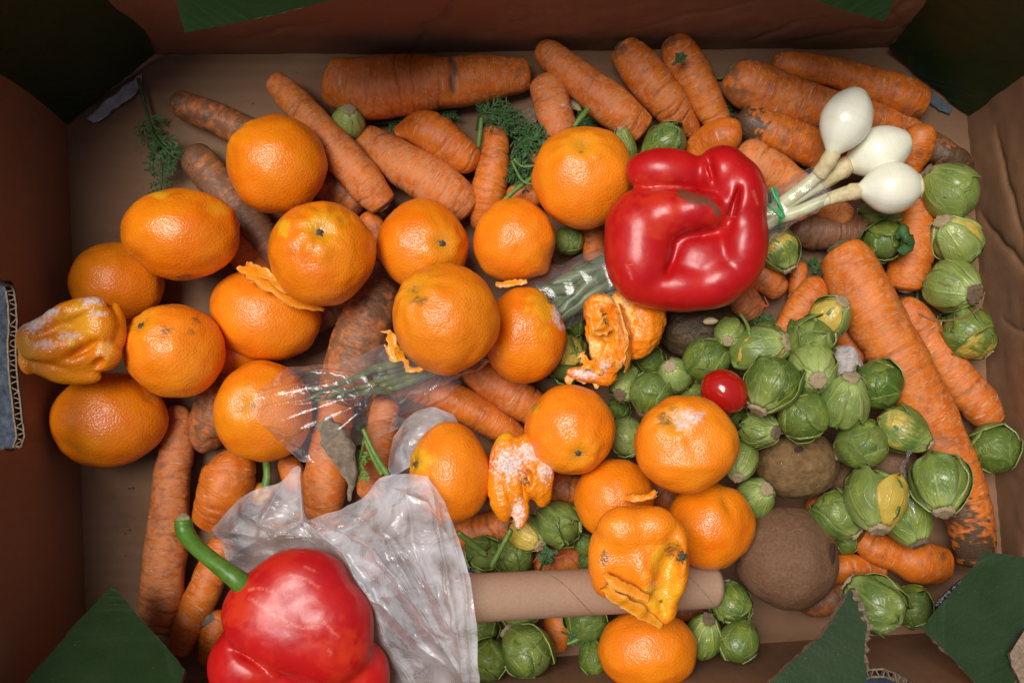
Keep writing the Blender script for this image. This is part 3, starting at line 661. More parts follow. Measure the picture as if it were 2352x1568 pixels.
ribbon('peel_flap', [(886, 762, .060, 9, 0), (905, 800, .058, 15, 20), (925, 832, .056, 10, 25), (975, 858, .056, 5, 10)], M['mandarin_pulp'], m10, seed=5, rag=3.5)
ribbon('peel_flap', [(882, 806, .058, 7, 0), (898, 800, .058, 11, 0), (915, 806, .057, 6, 0)], M['mandarin_pulp'], m10, seed=6, rag=3.5)
ribbon('peel_flap', [(1135, 653, .056, 4, 0), (1165, 652, .056, 8, 20), (1207, 646, .056, 4, 10)], M['mandarin_pale'], m12, seed=7, rag=1.4)
ribbon('peel_flap', [(1430, 1138, .076, 7, 10), (1460, 1143, .080, 10, 30), (1490, 1140, .082, 12, 50), (1503, 1122, .082, 7, 60)], M['mandarin'], m17, seed=8, rag=1.6)
sp_ = np.array(ico(2)[0]) * [.0011, .0013, .0007] + np.array(P(187, 617, .0445)) ; 
solid_in('black_speck', sp_, ico(2)[1], M['black_film'], mans[3])

def surfnet(sdf, lo, hi, st):
    ax = [np.arange(lo[i], hi[i] + st, st) for i in range(3)]; nx, ny, nz = map(len, ax)
    G = np.stack(np.meshgrid(*ax, indexing='ij'), -1).reshape(-1, 3); f = sdf(G).reshape(nx, ny, nz); ins = f < 0
    c = [(a, b, d) for a in (0, 1) for b in (0, 1) for d in (0, 1)]
    def sl(a, o): return a[o[0]:nx - 1 + o[0], o[1]:ny - 1 + o[1], o[2]:nz - 1 + o[2]]
    tot = sum(sl(ins, o).astype(int) for o in c); act = (tot > 0) & (tot < 8)
    I = np.argwhere(act); idx = -np.ones(act.shape, int); idx[act] = np.arange(len(I))
    acc = np.zeros((len(I), 3)); cnt = np.zeros(len(I))
    for o in c:
        for d in range(3):
            if o[d]: continue
            p = list(o); p[d] = 1
            fa = f[I[:, 0] + o[0], I[:, 1] + o[1], I[:, 2] + o[2]]; fb = f[I[:, 0] + p[0], I[:, 1] + p[1], I[:, 2] + p[2]]
            m = (fa < 0) != (fb < 0); t = np.where(m, fa / np.where(m, fa - fb, 1), 0)
            q = np.array(o, float)[None].repeat(len(I), 0); q[:, d] += t; acc += q * m[:, None]; cnt += m
    V = (I + acc / cnt[:, None]) * st + lo
    F = []
    for d in range(3):
        u, v = (d + 1) % 3, (d + 2) % 3
        a = ins; b = np.roll(ins, -1, axis=d); e = np.argwhere(a != b)
        e = e[(e[:, d] < (nx, ny, nz)[d] - 1) & (e[:, u] > 0) & (e[:, v] > 0) & (e[:, u] < (nx, ny, nz)[u] - 1) & (e[:, v] < (nx, ny, nz)[v] - 1)]
        def cell(du, dv):
            k = e.copy(); k[:, u] -= du; k[:, v] -= dv; return idx[k[:, 0], k[:, 1], k[:, 2]]
        Q = np.stack([cell(1, 1), cell(0, 1), cell(0, 0), cell(1, 0)], 1); fl = ~a[e[:, 0], e[:, 1], e[:, 2]]
        Q[fl] = Q[fl][:, ::-1]; F.append(Q)
    return V, np.vstack(F)
# ---------------------------------------------------------------- lumpy solids from blended ellipsoids
def blob(name, label, cat, zc, ells, mat, k=12, n=5, seed=1, noise_px=2.0, nfreq=260, group=None, attrs=None, centre=None, root=None, crumple=0.0, big_px=0.0, smooth=4, lines=None):
    """ells: (u, v, dz px, ru, rv, rz, rot deg, sign)"""
    s = PX(1, zc); E = []
    for e in ells:
        u, v, dz, a, b, c_, *rest = e; ro = R(-(rest[0] if rest else 0)); sg = rest[1] if len(rest) > 1 else 1
        E.append((np.array(P(u, v, zc)) / s + np.array([0, 0, dz]), np.array([a, b, c_], float), ro, sg))
    def sdf(p):
        dd = None
        for c_, r_, ro, sg in E:
            q = p - c_; cs, sn = math.cos(ro), math.sin(ro)
            x = q[:, 0] * cs + q[:, 1] * sn; y = -q[:, 0] * sn + q[:, 1] * cs
            q = np.stack([x, y, q[:, 2]], 1); k0 = np.linalg.norm(q / r_, axis=1); k1 = np.linalg.norm(q / r_ ** 2, axis=1) + 1e-9
            e = k0 * (k0 - 1) / k1
            if dd is None: dd = e; continue
            if sg > 0: h = np.clip(.5 + .5 * (dd - e) / k, 0, 1); dd = dd * (1 - h) + e * h - k * h * (1 - h)
            else: h = np.clip(.5 - .5 * (dd + e) / k, 0, 1); dd = dd * (1 - h) - e * h + k * h * (1 - h)
        return dd
    lo = np.min([c_ - max(r_) for c_, r_, _, sg in E if sg > 0], axis=0) - 3; hi = np.max([c_ + max(r_) for c_, r_, _, sg in E if sg > 0], axis=0) + 3
    lo[2] = min(c_[2] - r_[2] for c_, r_, _, sg in E if sg > 0) - 3; hi[2] = max(c_[2] + r_[2] for c_, r_, _, sg in E if sg > 0) + 3
    st_ = max((hi - lo).max() / (110 if n >= 6 else 60), .8)
    W, F = surfnet(sdf, lo, hi, st_); W = W * s
    Fa = np.array(F); ed = np.vstack([Fa[:, [0, 1]], Fa[:, [1, 2]], Fa[:, [2, 3]], Fa[:, [3, 0]]]); deg = np.bincount(ed.ravel(), minlength=len(W)).astype(float)
    def relax(W, k_):
        for _ in range(k_):
            acc = np.stack([np.bincount(ed[:, 0], W[ed[:, 1], c], len(W)) + np.bincount(ed[:, 1], W[ed[:, 0], c], len(W)) for c in range(3)], 1)
            W = .5 * W + .5 * acc / deg[:, None]
        return W
    W = relax(W, smooth)
    fn_ = np.cross(W[Fa[:, 2]] - W[Fa[:, 0]], W[Fa[:, 3]] - W[Fa[:, 1]]); nrm = np.stack([sum(np.bincount(Fa[:, q_], fn_[:, c], len(W)) for q_ in range(4)) for c in range(3)], 1)
    nrm /= np.linalg.norm(nrm, axis=1)[:, None] + 1e-12
    W = W + nrm * (noise_px * s * fbm(W * nfreq, seed, 4))[:, None]
    if crumple:
        rid = 1 - np.abs(fbm(W * nfreq * .55, seed + 3, 3)) * 2
        W = W + nrm * (crumple * s * np.clip(rid, -1, 1))[:, None]
    if big_px: W = W + nrm * (big_px * s * fbm(W * 75, seed + 8, 2))[:, None]
    at = {}
    for kname, spots in (attrs or {}).items(): at[kname] = paint(W, spots, seed, 900 if kname in ('mold', 'dark', 'pith') else 250, .15 if kname == 'scar' else .5)
    for kname, ln_ in (lines or {}).items(): at[kname] = line_mask(W, ln_)
    for kname in ('mold', 'dark', 'yellow', 'pith'): at.setdefault(kname, np.zeros(len(W)))
    if root is not None: return solid_in(name, W, F, mat, root, at)
    o = solid(name, W, F, mat, attrs=at); tag(o, label, cat, group)
    return o
GM = 'mandarins heaped in the box'
t1 = blob('mandarin', 'squashed deep yellow mandarin with white mould against the left wall', 'mandarin', .072,
     [(168, 792, 0, 98, 74, 44), (196, 716, 26, 62, 30, 34, -8), (118, 744, 24, 56, 24, 30, -32), (80, 782, 16, 32, 38, 34), (140, 800, 34, 76, 30, 26, -16), (228, 750, 20, 46, 58, 32), (236, 815, 8, 42, 40, 34), (150, 852, -4, 84, 28, 28, 10), (66, 820, 2, 20, 40, 24), (262, 750, -8, 24, 56, 24),
      (205, 806, 56, 50, 10, 34, -30, -1), (160, 752, 62, 70, 5, 20, -24, -1), (110, 836, 40, 64, 5, 18, 12, -1), (236, 838, 34, 20, 8, 18, -40, -1)],
     M['mandarin_pulp'], k=9, n=6, seed=21, noise_px=1.0, nfreq=160, group=GM, crumple=.35, big_px=4, smooth=6,
     attrs={'mold': [(75, 740, 36, .95, 24), (110, 715, 34, .9, 14), (215, 690, 30, .9, 14), (100, 790, 30, .6, 12), (160, 770, 30, .55, 10), (225, 720, 26, .6, 9)], 'yellow': [(180, 730, 60, .6), (60, 800, 40, .5)], 'pith': [(240, 800, 22, .5)], 'dark': [(250, 700, 8, 1)]})
t2 = blob('mandarin', 'burst mandarin torn in two with pale pith below the folded red pepper', 'mandarin', .050,
     [(1440, 745, 0, 60, 80, 44), (1476, 742, 8, 50, 84, 52, 12), (1385, 760, 26, 40, 84, 34, -8), (1372, 715, 30, 36, 36, 30), (1395, 810, 30, 40, 52, 26), (1345, 860, 8, 46, 18, 18, 6), (1390, 860, 14, 26, 24, 20),
      (1432, 752, 56, 12, 74, 34, -14, -1), (1366, 796, 52, 20, 24, 16, 0, -1)],
     M['mandarin_pale'], k=6, n=6, seed=22, noise_px=2.2, nfreq=240, group=GM, crumple=1.4, big_px=3,
     attrs={'mold': [(1345, 858, 40, 1, 14), (1385, 840, 16, .8)], 'pith': [(1436, 740, 24, 1.3, 80), (1400, 688, 34, 1.2, 14), (1362, 800, 26, 1.2), (1430, 835, 20, 1.2)], 'yellow': [(1385, 770, 50, .5)], 'dark': [(1340, 705, 10, .6)]})
ribbon('peel_flap', [(1360, 715, .068, 14, -20), (1372, 745, .071, 22, -10), (1398, 762, .069, 12, 10)], M['mandarin'], t2, seed=11, rag=2.5)
ribbon('peel_flap', [(1332, 815, .058, 10, 0), (1350, 840, .060, 16, 0), (1385, 850, .060, 10, 10)], M['mandarin'], t2, seed=12, rag=3)
ribbon('peel_flap', [(1300, 868, .048, 6, 0), (1335, 862, .050, 16, 0), (1390, 872, .050, 12, 10), (1415, 868, .048, 4, 0)], M['mandarin'], t2, seed=13, rag=2.5, mold=[(1345, 858, 40, 1, 16)])
ribbon('peel_flap', [(1426, 700, .064, 10, 60), (1440, 745, .068, 14, 70), (1445, 800, .064, 14, 60), (1440, 850, .058, 7, 40)], M['mandarin_pale'], t2, seed=14, rag=2.5)
t3 = blob('mandarin', 'shrunken peel of a mandarin dusted with white mould, above the sprouts', 'mandarin', .062,
     [(1190, 1090, 0, 46, 70, 30), (1163, 1045, 12, 36, 50, 28, 10), (1232, 1090, 16, 42, 56, 28, -14), (1205, 1035, 14, 36, 40, 26, 20), (1150, 1130, 4, 28, 70, 24, -8), (1196, 1170, 2, 20, 46, 18, 4), (1245, 1125, 4, 26, 40, 22),
      (1200, 1120, 44, 9, 56, 30, -6, -1), (1212, 1095, 40, 12, 22, 22, 0, -1)],
     M['mandarin_pulp'], k=7, n=6, seed=23, noise_px=2.0, nfreq=200, group=GM, crumple=1.2, big_px=3,
     attrs={'mold': [(1168, 1065, 42, .95, 40), (1215, 1040, 40, .9, 26), (1255, 1075, 22, .8, 34), (1190, 1180, 16, .9, 36)], 'dark': [(1208, 1105, 9, 1, 14)], 'yellow': [(1150, 1000, 26, .8)]})
t4 = blob('mandarin', 'large collapsed mandarin with a gaping hole lying across the cardboard tube', 'mandarin', .098,
     [(1465, 1262, 0, 110, 100, 56), (1432, 1215, 24, 62, 54, 46), (1496, 1205, 22, 56, 44, 44), (1552, 1262, 8, 30, 70, 50), (1392, 1290, -2, 42, 84, 44), (1518, 1382, -10, 42, 58, 30, -10), (1470, 1372, -8, 66, 34, 30, 30), (1470, 1300, 26, 32, 66, 38, -8), (1556, 1330, -2, 24, 56, 36, 12),
      (1530, 1300, 66, 30, 66, 50, 14, -1), (1412, 1338, 34, 8, 30, 22, -38, -1), (1520, 1392, 26, 8, 36, 16, -14, -1)],
     M['mandarin_pale'], k=14, n=6, seed=24, noise_px=1.4, nfreq=130, group=GM, crumple=.3, big_px=2, smooth=8,
     attrs={'dark': [(1566, 1278, 20, 1, 16), (1545, 1262, 22, .8), (1388, 1280, 12, .9, 20), (1518, 1380, 6, 1)], 'yellow': [(1520, 1370, 60, .9), (1440, 1380, 70, .8, 20), (1530, 1300, 40, .8, 60)], 'pith': [(1500, 1345, 16, .6), (1440, 1400, 26, .5, 14)]})
ribbon('peel_flap', [(1386, 1345, .112, 10, -20), (1420, 1375, .110, 15, -15), (1470, 1405, .106, 14, -10), (1520, 1440, .100, 5, 0)], M['mandarin_pulp'], t4, seed=15, rag=1.3)
ribbon('peel_flap', [(1388, 1318, .112, 6, 20), (1425, 1345, .114, 14, 30), (1490, 1375, .112, 8, 20)], M['mandarin_pale'], t4, seed=16, rag=.9)
calyx(t4, np.array(P(1567, 1277, .122)), (.5, 0, .8), .0024, M['calyx'], 3)

# ---------------------------------------------------------------- carrots
def carrot(label, pts, z=None, seed=1, dust=.3, dirt=0., rosy=.3, head='round', tail='round', dark=(), crown=None, cutmark=(), cracked=(), dents=(), lump=.050, flat=.94, rings=1.0, crown_mat='core', crack_lines=()):
    """pts: (u, v, half width px[, z]) from head to tail"""
    q = []
    for i, p in enumerate(pts):
        zz = p[3] if len(p) > 3 else (z if z is not None else None)
        if zz is None:
            zz = PX(p[2], .012) * 1.0
        q.append((*P(p[0], p[1], zz), PX(p[2], zz)))
    n, m = 170, 40
    c = catmull(q, n); C = c[:, :3]; rad = np.maximum(c[:, 3], .0008)
    L = np.r_[0, np.cumsum(np.linalg.norm(np.diff(C, axis=0), axis=1))]; tot = L[-1]
    kk = {'round': .75, 'blunt': .38, 'cut': .06, 'point': 1.5}
    # resample so that the ends get dense rings
    t = np.linspace(0, 1, n); t = .5 - .5 * np.cos(math.pi * t) if True else t
    t = .35 * t + .65 * np.linspace(0, 1, n)
    C = np.stack([np.interp(t * tot, L, C[:, i]) for i in range(3)], 1); rad = np.interp(t * tot, L, rad); L = t * tot
    for dist, kind, r0 in ((L, head, rad[4]), (tot - L, tail, rad[-5])):
        e = kk[kind] * r0 + 1e-6; x = np.clip(dist / e, 0, 1); rad = rad * np.sqrt(np.clip(1 - (1 - x) ** 2, 0, 1)) if kind != 'point' else rad * np.clip(x, 0, 1) ** .6
    rad = np.maximum(rad, 1e-5)
    rs = np.random.RandomState(seed); ng = int(tot / .0042 * rings); gp = rs.uniform(0, tot, ng); ga = rs.uniform(0, 6.28, ng); gw = rs.uniform(.5, 1.9, ng); gd = rs.uniform(.2, 1, ng) ** 1.6
    rm = rad.max()
    def disp(A, Lg):
        p = np.stack([np.cos(A) * 1.0, np.sin(A) * 1.0, Lg / rm], -1).reshape(-1, 3)
        d = lump * fbm(p * .9 + seed, seed, 3).reshape(A.shape) + .010 * fbm(p * [2.5, 2.5, 5], seed + 4, 3).reshape(A.shape)
        for g, a0, w_, dd in zip(gp, ga, gw, gd):
            da = np.abs((A - a0 + math.pi) % 6.283 - math.pi)
            d -= .060 * dd * np.exp(-((Lg - g + .0008 * np.sin(3 * A + a0)) / .00075) ** 2) * np.clip(1.3 - da / w_, 0, 1)
        return d
    def groove(A, Lg):
        d = 0
        for g, a0, w_, dd in zip(gp, ga, gw, gd):
            da = np.abs((A - a0 + math.pi) % 6.283 - math.pi)
            d = d + dd * np.exp(-((Lg - g + .0008 * np.sin(3 * A + a0)) / .00060) ** 2) * np.clip(1.3 - da / w_, 0, 1)
        return d
    V, F, A, Lg = sweep(C, rad, m, flat, disp)
    for (du, dv, dr, dd, *el) in dents:
        uu, vv = to_uv(V); e = el[0] if el else 1.0; an = R(el[1]) if len(el) > 1 else 0; s = PX(1, .02)
        a_ = (uu - du) * math.cos(an) + (vv - dv) * math.sin(an); b_ = -(uu - du) * math.sin(an) + (vv - dv) * math.cos(an)
        g = np.exp(-((a_ / (dr * e)) ** 2 + (b_ / dr) ** 2)); V = V.copy(); V[:, 2] -= dd * s * g
    at = {'surf': np.stack([np.cos(A) * rm * 100 * 1.0, Lg * 100, np.sin(A) * rm * 100], 1)}
    at['groove'] = np.clip(groove(A, Lg), 0, 1)
    at['dark'] = paint(V, dark, seed, 500, .7); at['cut'] = paint(V, cutmark, seed, 300, .15); at['cracked'] = paint(V, cracked, seed, 900, .6)
    if crack_lines: at['cracked'] = np.maximum(at['cracked'], line_mask(V, crack_lines))
    o = solid('carrot', V, F, M['carrot'], attrs=at); tag(o, label, 'carrot', 'carrots lying in the box')
    o['dust'] = float(dust); o['dirt'] = float(dirt); o['rosy'] = float(rosy)
    if crown is not None:
        i = 2 if crown == 0 else -3; p = C[i]; ax = (C[0] - C[6]) if crown == 0 else (C[-1] - C[-7]); ax = ax / np.linalg.norm(ax)
        D, Fi = ico(3); Fr = frame(ax); r0 = rad[8] if crown == 0 else rad[-9]
        X = D * np.array([.50, .50, .16]) * r0 * (1 + .16 * fbm(D * 5, seed, 2))[:, None]
        solid_in('crown', X @ Fr.T + C[0 if crown == 0 else -1] - ax * r0 * .02, Fi, M[crown_mat], o)
    return o
K = carrot
K('large pale carrot with sliced left end and a dark crack, along the top wall', [(758, 184, 50, .018), (785, 192, 58, .019), (820, 200, 66, .019), (870, 203, 71, .019), (960, 195, 66, .018), (1035, 190, 59, .017), (1100, 182, 56, .016), (1170, 175, 45, .014), (1219, 170, 34, .012)], seed=1, dust=.5, rosy=.2, head='cut', tail='blunt', dents=[(1040, 190, 8, 6, 8, 88), (770, 262, 26, 12, 2, 45)], crack_lines=[([(1034, 138), (1046, 160), (1036, 182), (1040, 208)], 6, 1), ([(1046, 160), (1056, 176)], 4, .7)], dark=[(1195, 165, 22, .4), (785, 262, 40, .5, 14)])
K('dusty brown tipped carrot left of the topmost left mandarin', [(397, 222, 24, .012), (430, 245, 32, .012), (500, 273, 36, .013), (620, 330, 40, .013)], seed=2, dust=.3, dirt=.45, tail='round', dark=[(400, 225, 30, .8, 26), (450, 270, 50, .5, 14)])
K('long slanting carrot leaning over between two mandarins at the upper left', [(622, 178, 22, .020), (660, 215, 33, .022), (715, 275, 37, .026), (780, 350, 43, .028), (840, 420, 45, .026), (884, 478, 32, .022)], seed=3, dust=.75, rosy=.5, tail='blunt', crown=1)
K('dirty grey brown carrot passing between the upper left mandarins', [(430, 345, 34, .014), (470, 385, 41, .015), (540, 470, 44, .016), (600, 545, 42, .016), (650, 620, 34, .016)], seed=4, dust=.5, dirt=.62, dark=[(440, 340, 34, .4), (560, 480, 40, .5)])
K('plump dusty carrot pointing down right, under the bitten one', [(818, 308, 20, .012), (850, 325, 36, .015), (920, 375, 50, .018), (1000, 425, 57, .019), (1055, 462, 48, .018), (1085, 485, 30, .016)], seed=5, dust=.85, rosy=.7, tail='blunt', dents=[(828, 300, 12, 4)])
K('short carrot with a bite shaped notch beside the big sliced one', [(905, 300, 14, .018), (945, 292, 36, .020), (990, 302, 46, .022), (1040, 340, 45, .021), (1098, 382, 32, .018)], seed=6, dust=.2, rosy=.1, head='blunt', dents=[(915, 268, 28, 34, 1.2, -30)])
K('upright stubby carrot with flat cut top in the fern leaves', [(1140, 300, 29, .016), (1138, 340, 32, .018), (1130, 400, 39, .018), (1118, 460, 40, .016), (1100, 532, 20, .012)], seed=7, dust=.25, rosy=.1, head='cut', rings=1.8, dark=[(1140, 302, 34, .5, 8)])
K('short rosy carrot standing above the big mandarin left of the pepper', [(1247, 174, 32, .018), (1258, 205, 41, .020), (1275, 260, 42, .022), (1295, 330, 38, .02)], seed=8, dust=.8, rosy=.8)
K('carrot with a narrow neck pointing up left at the top wall', [(1240, 98, 20, .020), (1262, 125, 34, .020), (1310, 165, 39, .021), (1370, 213, 46, .022), (1430, 262, 46, .022), (1482, 304, 34, .018)], seed=9, dust=.6, rosy=.4, tail='blunt')
K('tapering carrot with green crown, second from the pointed top group', [(1425, 105, 34, .018), (1460, 145, 47, .020), (1500, 195, 50, .020), (1550, 255, 42, .018), (1607, 316, 12, .012)], seed=10, dust=.5, rosy=.4, head='blunt', tail='point', crown=0, crown_mat='greencore', dark=[(1418, 112, 24, .7, 20)])
K('carrot carrying a small fern leaf near its crown', [(1545, 90, 30, .018), (1562, 125, 43, .020), (1595, 180, 44, .019), (1630, 245, 38, .017), (1660, 300, 28, .016)], seed=11, dust=.4, rosy=.2, head='blunt', crown=0, crown_mat='greencore', dark=[(1540, 92, 22, .6, 14)])
K('short bright carrot piece with broken end above the folded pepper', [(1585, 370, 30, .018), (1620, 335, 38, .024), (1660, 312, 42, .030), (1704, 312, 36, .030)], seed=12, dust=.0, rosy=.0, cracked=[(1655, 308, 7, 1)], rings=.6)
K('thick carrot with dirty crown running under the onion bulbs', [(1680, 165, 40, .020), (1712, 190, 56, .022), (1790, 220, 54, .022), (1870, 245, 50, .020), (1960, 262, 42, .018), (2060, 285, 32, .014), (2120, 310, 20, .012)], seed=13, dust=.5, dirt=.15, rosy=.3, head='blunt', crown=0, dark=[(1690, 215, 40, .55, 30), (1682, 165, 20, .7)])
K('long carrot along the top right wall behind the thick one', [(1772, 140, 18, .020), (1830, 150, 31, .022), (1920, 168, 34, .021), (2010, 198, 41, .019), (2085, 225, 45, .018), (2127, 243, 32, .016)], seed=14, dust=.15, dirt=.12, rosy=.0, tail='blunt', dark=[(2118, 262, 24, .6, 14), (1784, 150, 24, .3)])
K('carrot with a black rotten head left of the onion bulbs', [(1692, 270, 26, .020), (1730, 283, 42, .022), (1800, 312, 46, .022), (1880, 345, 45, .020), (1940, 375, 38, .018)], seed=15, dust=.2, dirt=.15, rosy=.1, dark=[(1708, 282, 40, 2.4, 46)], rings=.8)
K('bright carrot stub with sliced face right of the onion bulbs', [(2114, 286, 26, .034), (2110, 325, 38, .030), (2085, 375, 36, .024), (2070, 420, 30, .020)], seed=16, dust=.1, rosy=.0, head='blunt', cutmark=[(2116, 306, 24, .9, 22)], dark=[(2118, 350, 18, .4, 22)])
K('rotten carrot end black and shrivelled by the right wall', [(2110, 325, 36, .012), (2150, 345, 36, .014), (2195, 365, 29, .014), (2240, 378, 8, .012)], seed=17, dust=.0, dirt=.5, rosy=.6, tail='point', dark=[(2198, 366, 50, 2.6, 36), (2150, 345, 34, .9)], lump=.08)
K('pale carrot passing below the onion stalks with a pointed lower end', [(1690, 345, 40, .026), (1740, 375, 48, .026), (1810, 420, 44, .024), (1890, 465, 36, .022), (1958, 502, 20, .022)], seed=18, dust=.9, rosy=.4, tail='round')
K('dirty striped carrot lying across under the onion stalks', [(1815, 512, 36, .014), (1860, 528, 44, .014), (1930, 530, 44, .014), (2010, 530, 36, .014)], seed=19, dust=.3, dirt=.75, rosy=.4, rings=2.0, dark=[(1850, 550, 50, .6, 24)])
K('carrot with dark cored end standing between the sprouts on the right', [(2108, 425, 34, .016), (2106, 480, 40, .018), (2098, 560, 46, .019), (2085, 625, 48, .020), (2078, 668, 40, .018)], seed=20, dust=.3, rosy=.1, tail='blunt', crown=1)
K('biggest carrot of all, crossing the right side with a mouldering lower end', [(1925, 566, 44, .028), (1945, 600, 60, .030), (1990, 690, 67, .032), (2050, 800, 65, .033), (2110, 910, 63, .032), (2165, 1010, 58, .030), (2205, 1110, 55, .028), (2228, 1200, 54, .025), (2242, 1298, 42, .022)], seed=21, dust=.45, rosy=.15, head='blunt', tail='blunt', crown=0, crown_mat='greencore', rings=1.4, dark=[(2170, 1015, 42, .35, 14), (2206, 1190, 50, 1.1, 40), (2238, 1262, 66, 1.8, 56)], cracked=[(2068, 700, 14, .35, 60)], dents=[(2165, 1010, 10, 4, 4, 20)])
K('slimmer carrot with a knobby neck leaning on the biggest one', [(2066, 688, 22, .018), (2095, 725, 38, .020), (2140, 790, 40, .020), (2200, 870, 43, .020), (2250, 930, 45, .020), (2280, 975, 32, .017)], seed=22, dust=.55, rosy=.5, tail='blunt', rings=1.6, dents=[(2120, 730, 10, 6)])
K('short carrot end showing below the right edge of the folded pepper', [(1715, 605, 34, .018), (1755, 635, 36, .020), (1800, 676, 26, .018)], seed=23, dust=.3, dirt=.15, rosy=.2, dark=[(1808, 682, 18, .6)])
K('thin carrot partly hidden behind the short carrot end and a sprout', [(1835, 600, 20, .012), (1832, 650, 20, .012), (1822, 710, 16, .012)], seed=24, dust=.2, rosy=.3)
K('broken carrot pointing up right toward the biggest one', [(1888, 644, 26, .020), (1868, 672, 37, .022), (1832, 725, 38, .022), (1795, 785, 32, .020)], seed=25, dust=.4, rosy=.2, cracked=[(1822, 738, 16, .25, 6)], dents=[(1812, 742, 8, 5, 3, -30)])
K('dull rosy carrot directly under the lower right of the folded pepper', [(1660, 640, 34, .018), (1700, 680, 37, .018), (1742, 728, 30, .016)], seed=26, dust=.85, dirt=.2, rosy=.9)
K('carrot emerging between the sprouts and the biggest carrot', [(1905, 735, 28, .016), (1945, 775, 32, .018), (1985, 835, 28, .016)], seed=27, dust=.3, rosy=.3)
K('long dusty carrot standing down the lower left of the box', [(408, 930, 26, .014), (408, 1000, 36, .016), (398, 1080, 42, .017), (388, 1180, 45, .018), (378, 1280, 49, .019), (370, 1370, 49, .019), (362, 1450, 36, .015)], seed=28, dust=1.0, dirt=.12, rosy=.7, tail='blunt', rings=2.4)
K('short clean carrot with a broken lower end below the filmed mandarin', [(520, 1034, 34, .020), (528, 1070, 56, .022), (518, 1115, 60, .023), (498, 1160, 52, .022), (478, 1200, 40, .018)], seed=29, dust=.05, rosy=.0, tail='cut', lump=.05, dents=[(500, 1172, 6, 3, 7, 10)])
K('small slim carrot with a waist left of the bottom pepper', [(520, 1230, 30, .016), (492, 1300, 35, .018), (465, 1365, 39, .018), (440, 1410, 35, .017), (425, 1455, 34, .017), (412, 1505, 20, .014)], seed=30, dust=.3, rosy=.1, tail='round')
K('dull brown carrot in the shade between two left mandarins', [(560, 850, 50, .016), (520, 920, 64, .016), (478, 990, 50, .014), (500, 1030, 26, .012)], seed=31, dust=.6, dirt=.42, rosy=.7, head='blunt')
K('soiled thick carrot dipping under the clear film at the centre left', [(880, 640, 44, .030), (862, 690, 54, .032), (830, 770, 64, .032), (800, 850, 60, .030), (775, 930, 50, .026)], seed=32, dust=.6, dirt=.45, rosy=.7, dark=[(868, 690, 44, .7, 60), (825, 800, 40, .4)])
K('smooth orange carrot end between the film and the milky bag', [(775, 900, 42, .024), (765, 980, 42, .028), (752, 1070, 49, .030), (745, 1130, 50, .030), (740, 1198, 34, .028)], seed=33, dust=.5, rosy=.5, rings=.6)
K('dusty carrot right of the dry leaf, pointing into the milky bag', [(890, 910, 32, .022), (878, 980, 36, .024), (862, 1060, 36, .026), (848, 1150, 30, .026)], seed=34, dust=.7, rosy=.6)
K('long slanting carrot left of its neighbour under the central mandarins', [(930, 870, 34, .022), (990, 900, 38, .024), (1070, 935, 40, .024), (1140, 975, 36, .022), (1205, 1010, 22, .018)], seed=36, dust=.2, rosy=.3)
K('carrot tucked under the moulded mandarin, right of its slanting neighbour', [(1080, 830, 40, .018), (1120, 868, 44, .022), (1190, 915, 46, .022), (1265, 965, 34, .018)], seed=37, dust=.45, rosy=.5)
K('carrot under the oval mandarin beside the bag edge', [(1040, 1225, 34, .018), (1090, 1222, 40, .020), (1150, 1205, 38, .020), (1175, 1190, 28, .018)], seed=38, dust=.15, dirt=.25, rosy=.1)
K('shaded carrot between the star stalk mandarin and the mouldy peel', [(1255, 1110, 34, .020), (1295, 1122, 36, .020), (1345, 1135, 34, .018)], seed=39, dust=.1, dirt=.3, rosy=.2)
K('carrot end under red fibres just behind the tube', [(1225, 1300, 30, .014), (1275, 1290, 36, .016), (1340, 1285, 34, .014)], seed=40, dust=.3, dirt=.2, rosy=.3)
K('carrot end pointing down just below the tube', [(1290, 1395, 30, .018), (1282, 1440, 34, .020), (1275, 1498, 26, .018)], seed=41, dust=.35, rosy=.3)
K('dark carrot under the right end of the tube', [(1520, 1405, 24, .014), (1580, 1398, 28, .014), (1640, 1388, 20, .012)], seed=42, dust=.1, dirt=.4, rosy=.4)
K('bent orange carrot below the sprout pile at the lower right', [(1972, 1232, 26, .026), (2010, 1258, 38, .026), (2060, 1272, 42, .024), (2110, 1290, 50, .024), (2176, 1300, 40, .020)], seed=43, dust=.05, dirt=.05, rosy=.0, head='cut', tail='blunt', rings=.6, dark=[(2172, 1280, 12, .6)])
K('orange carrot with leafy brown crown right of the large kiwi', [(1895, 1310, 30, .022), (1940, 1305, 37, .022), (1995, 1308, 32, .020), (2030, 1312, 26, .018)], seed=44, dust=.2, dirt=.1, rosy=.0, tail='blunt', crown=1, rings=.6)
K('brown tipped carrot under the large kiwi near the pointed flap', [(1825, 1378, 16, .014), (1870, 1385, 30, .016), (1915, 1370, 36, .018), (1960, 1345, 30, .018)], seed=45, dust=.2, dirt=.5, rosy=.5, dark=[(1845, 1385, 40, .7)])
K('carrot in deep shade between the broad and split mandarins', [(520, 540, 34, .016), (565, 590, 38, .018), (625, 650, 30, .016)], seed=46, dust=.1, rosy=.2)
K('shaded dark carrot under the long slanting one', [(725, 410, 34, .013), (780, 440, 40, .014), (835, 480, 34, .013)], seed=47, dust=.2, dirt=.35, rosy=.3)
K('carrot sliver between the wrinkled mandarin and the stalked one', [(835, 490, 26, .014), (862, 530, 28, .014), (880, 600, 24, .014)], seed=48, dust=.2, dirt=.1, rosy=.3)
K('dark red brown carrot right of the split mandarin', [(700, 740, 34, .012), (755, 712, 38, .013), (810, 680, 30, .013)], seed=49, dust=.1, dirt=.4, rosy=.3)
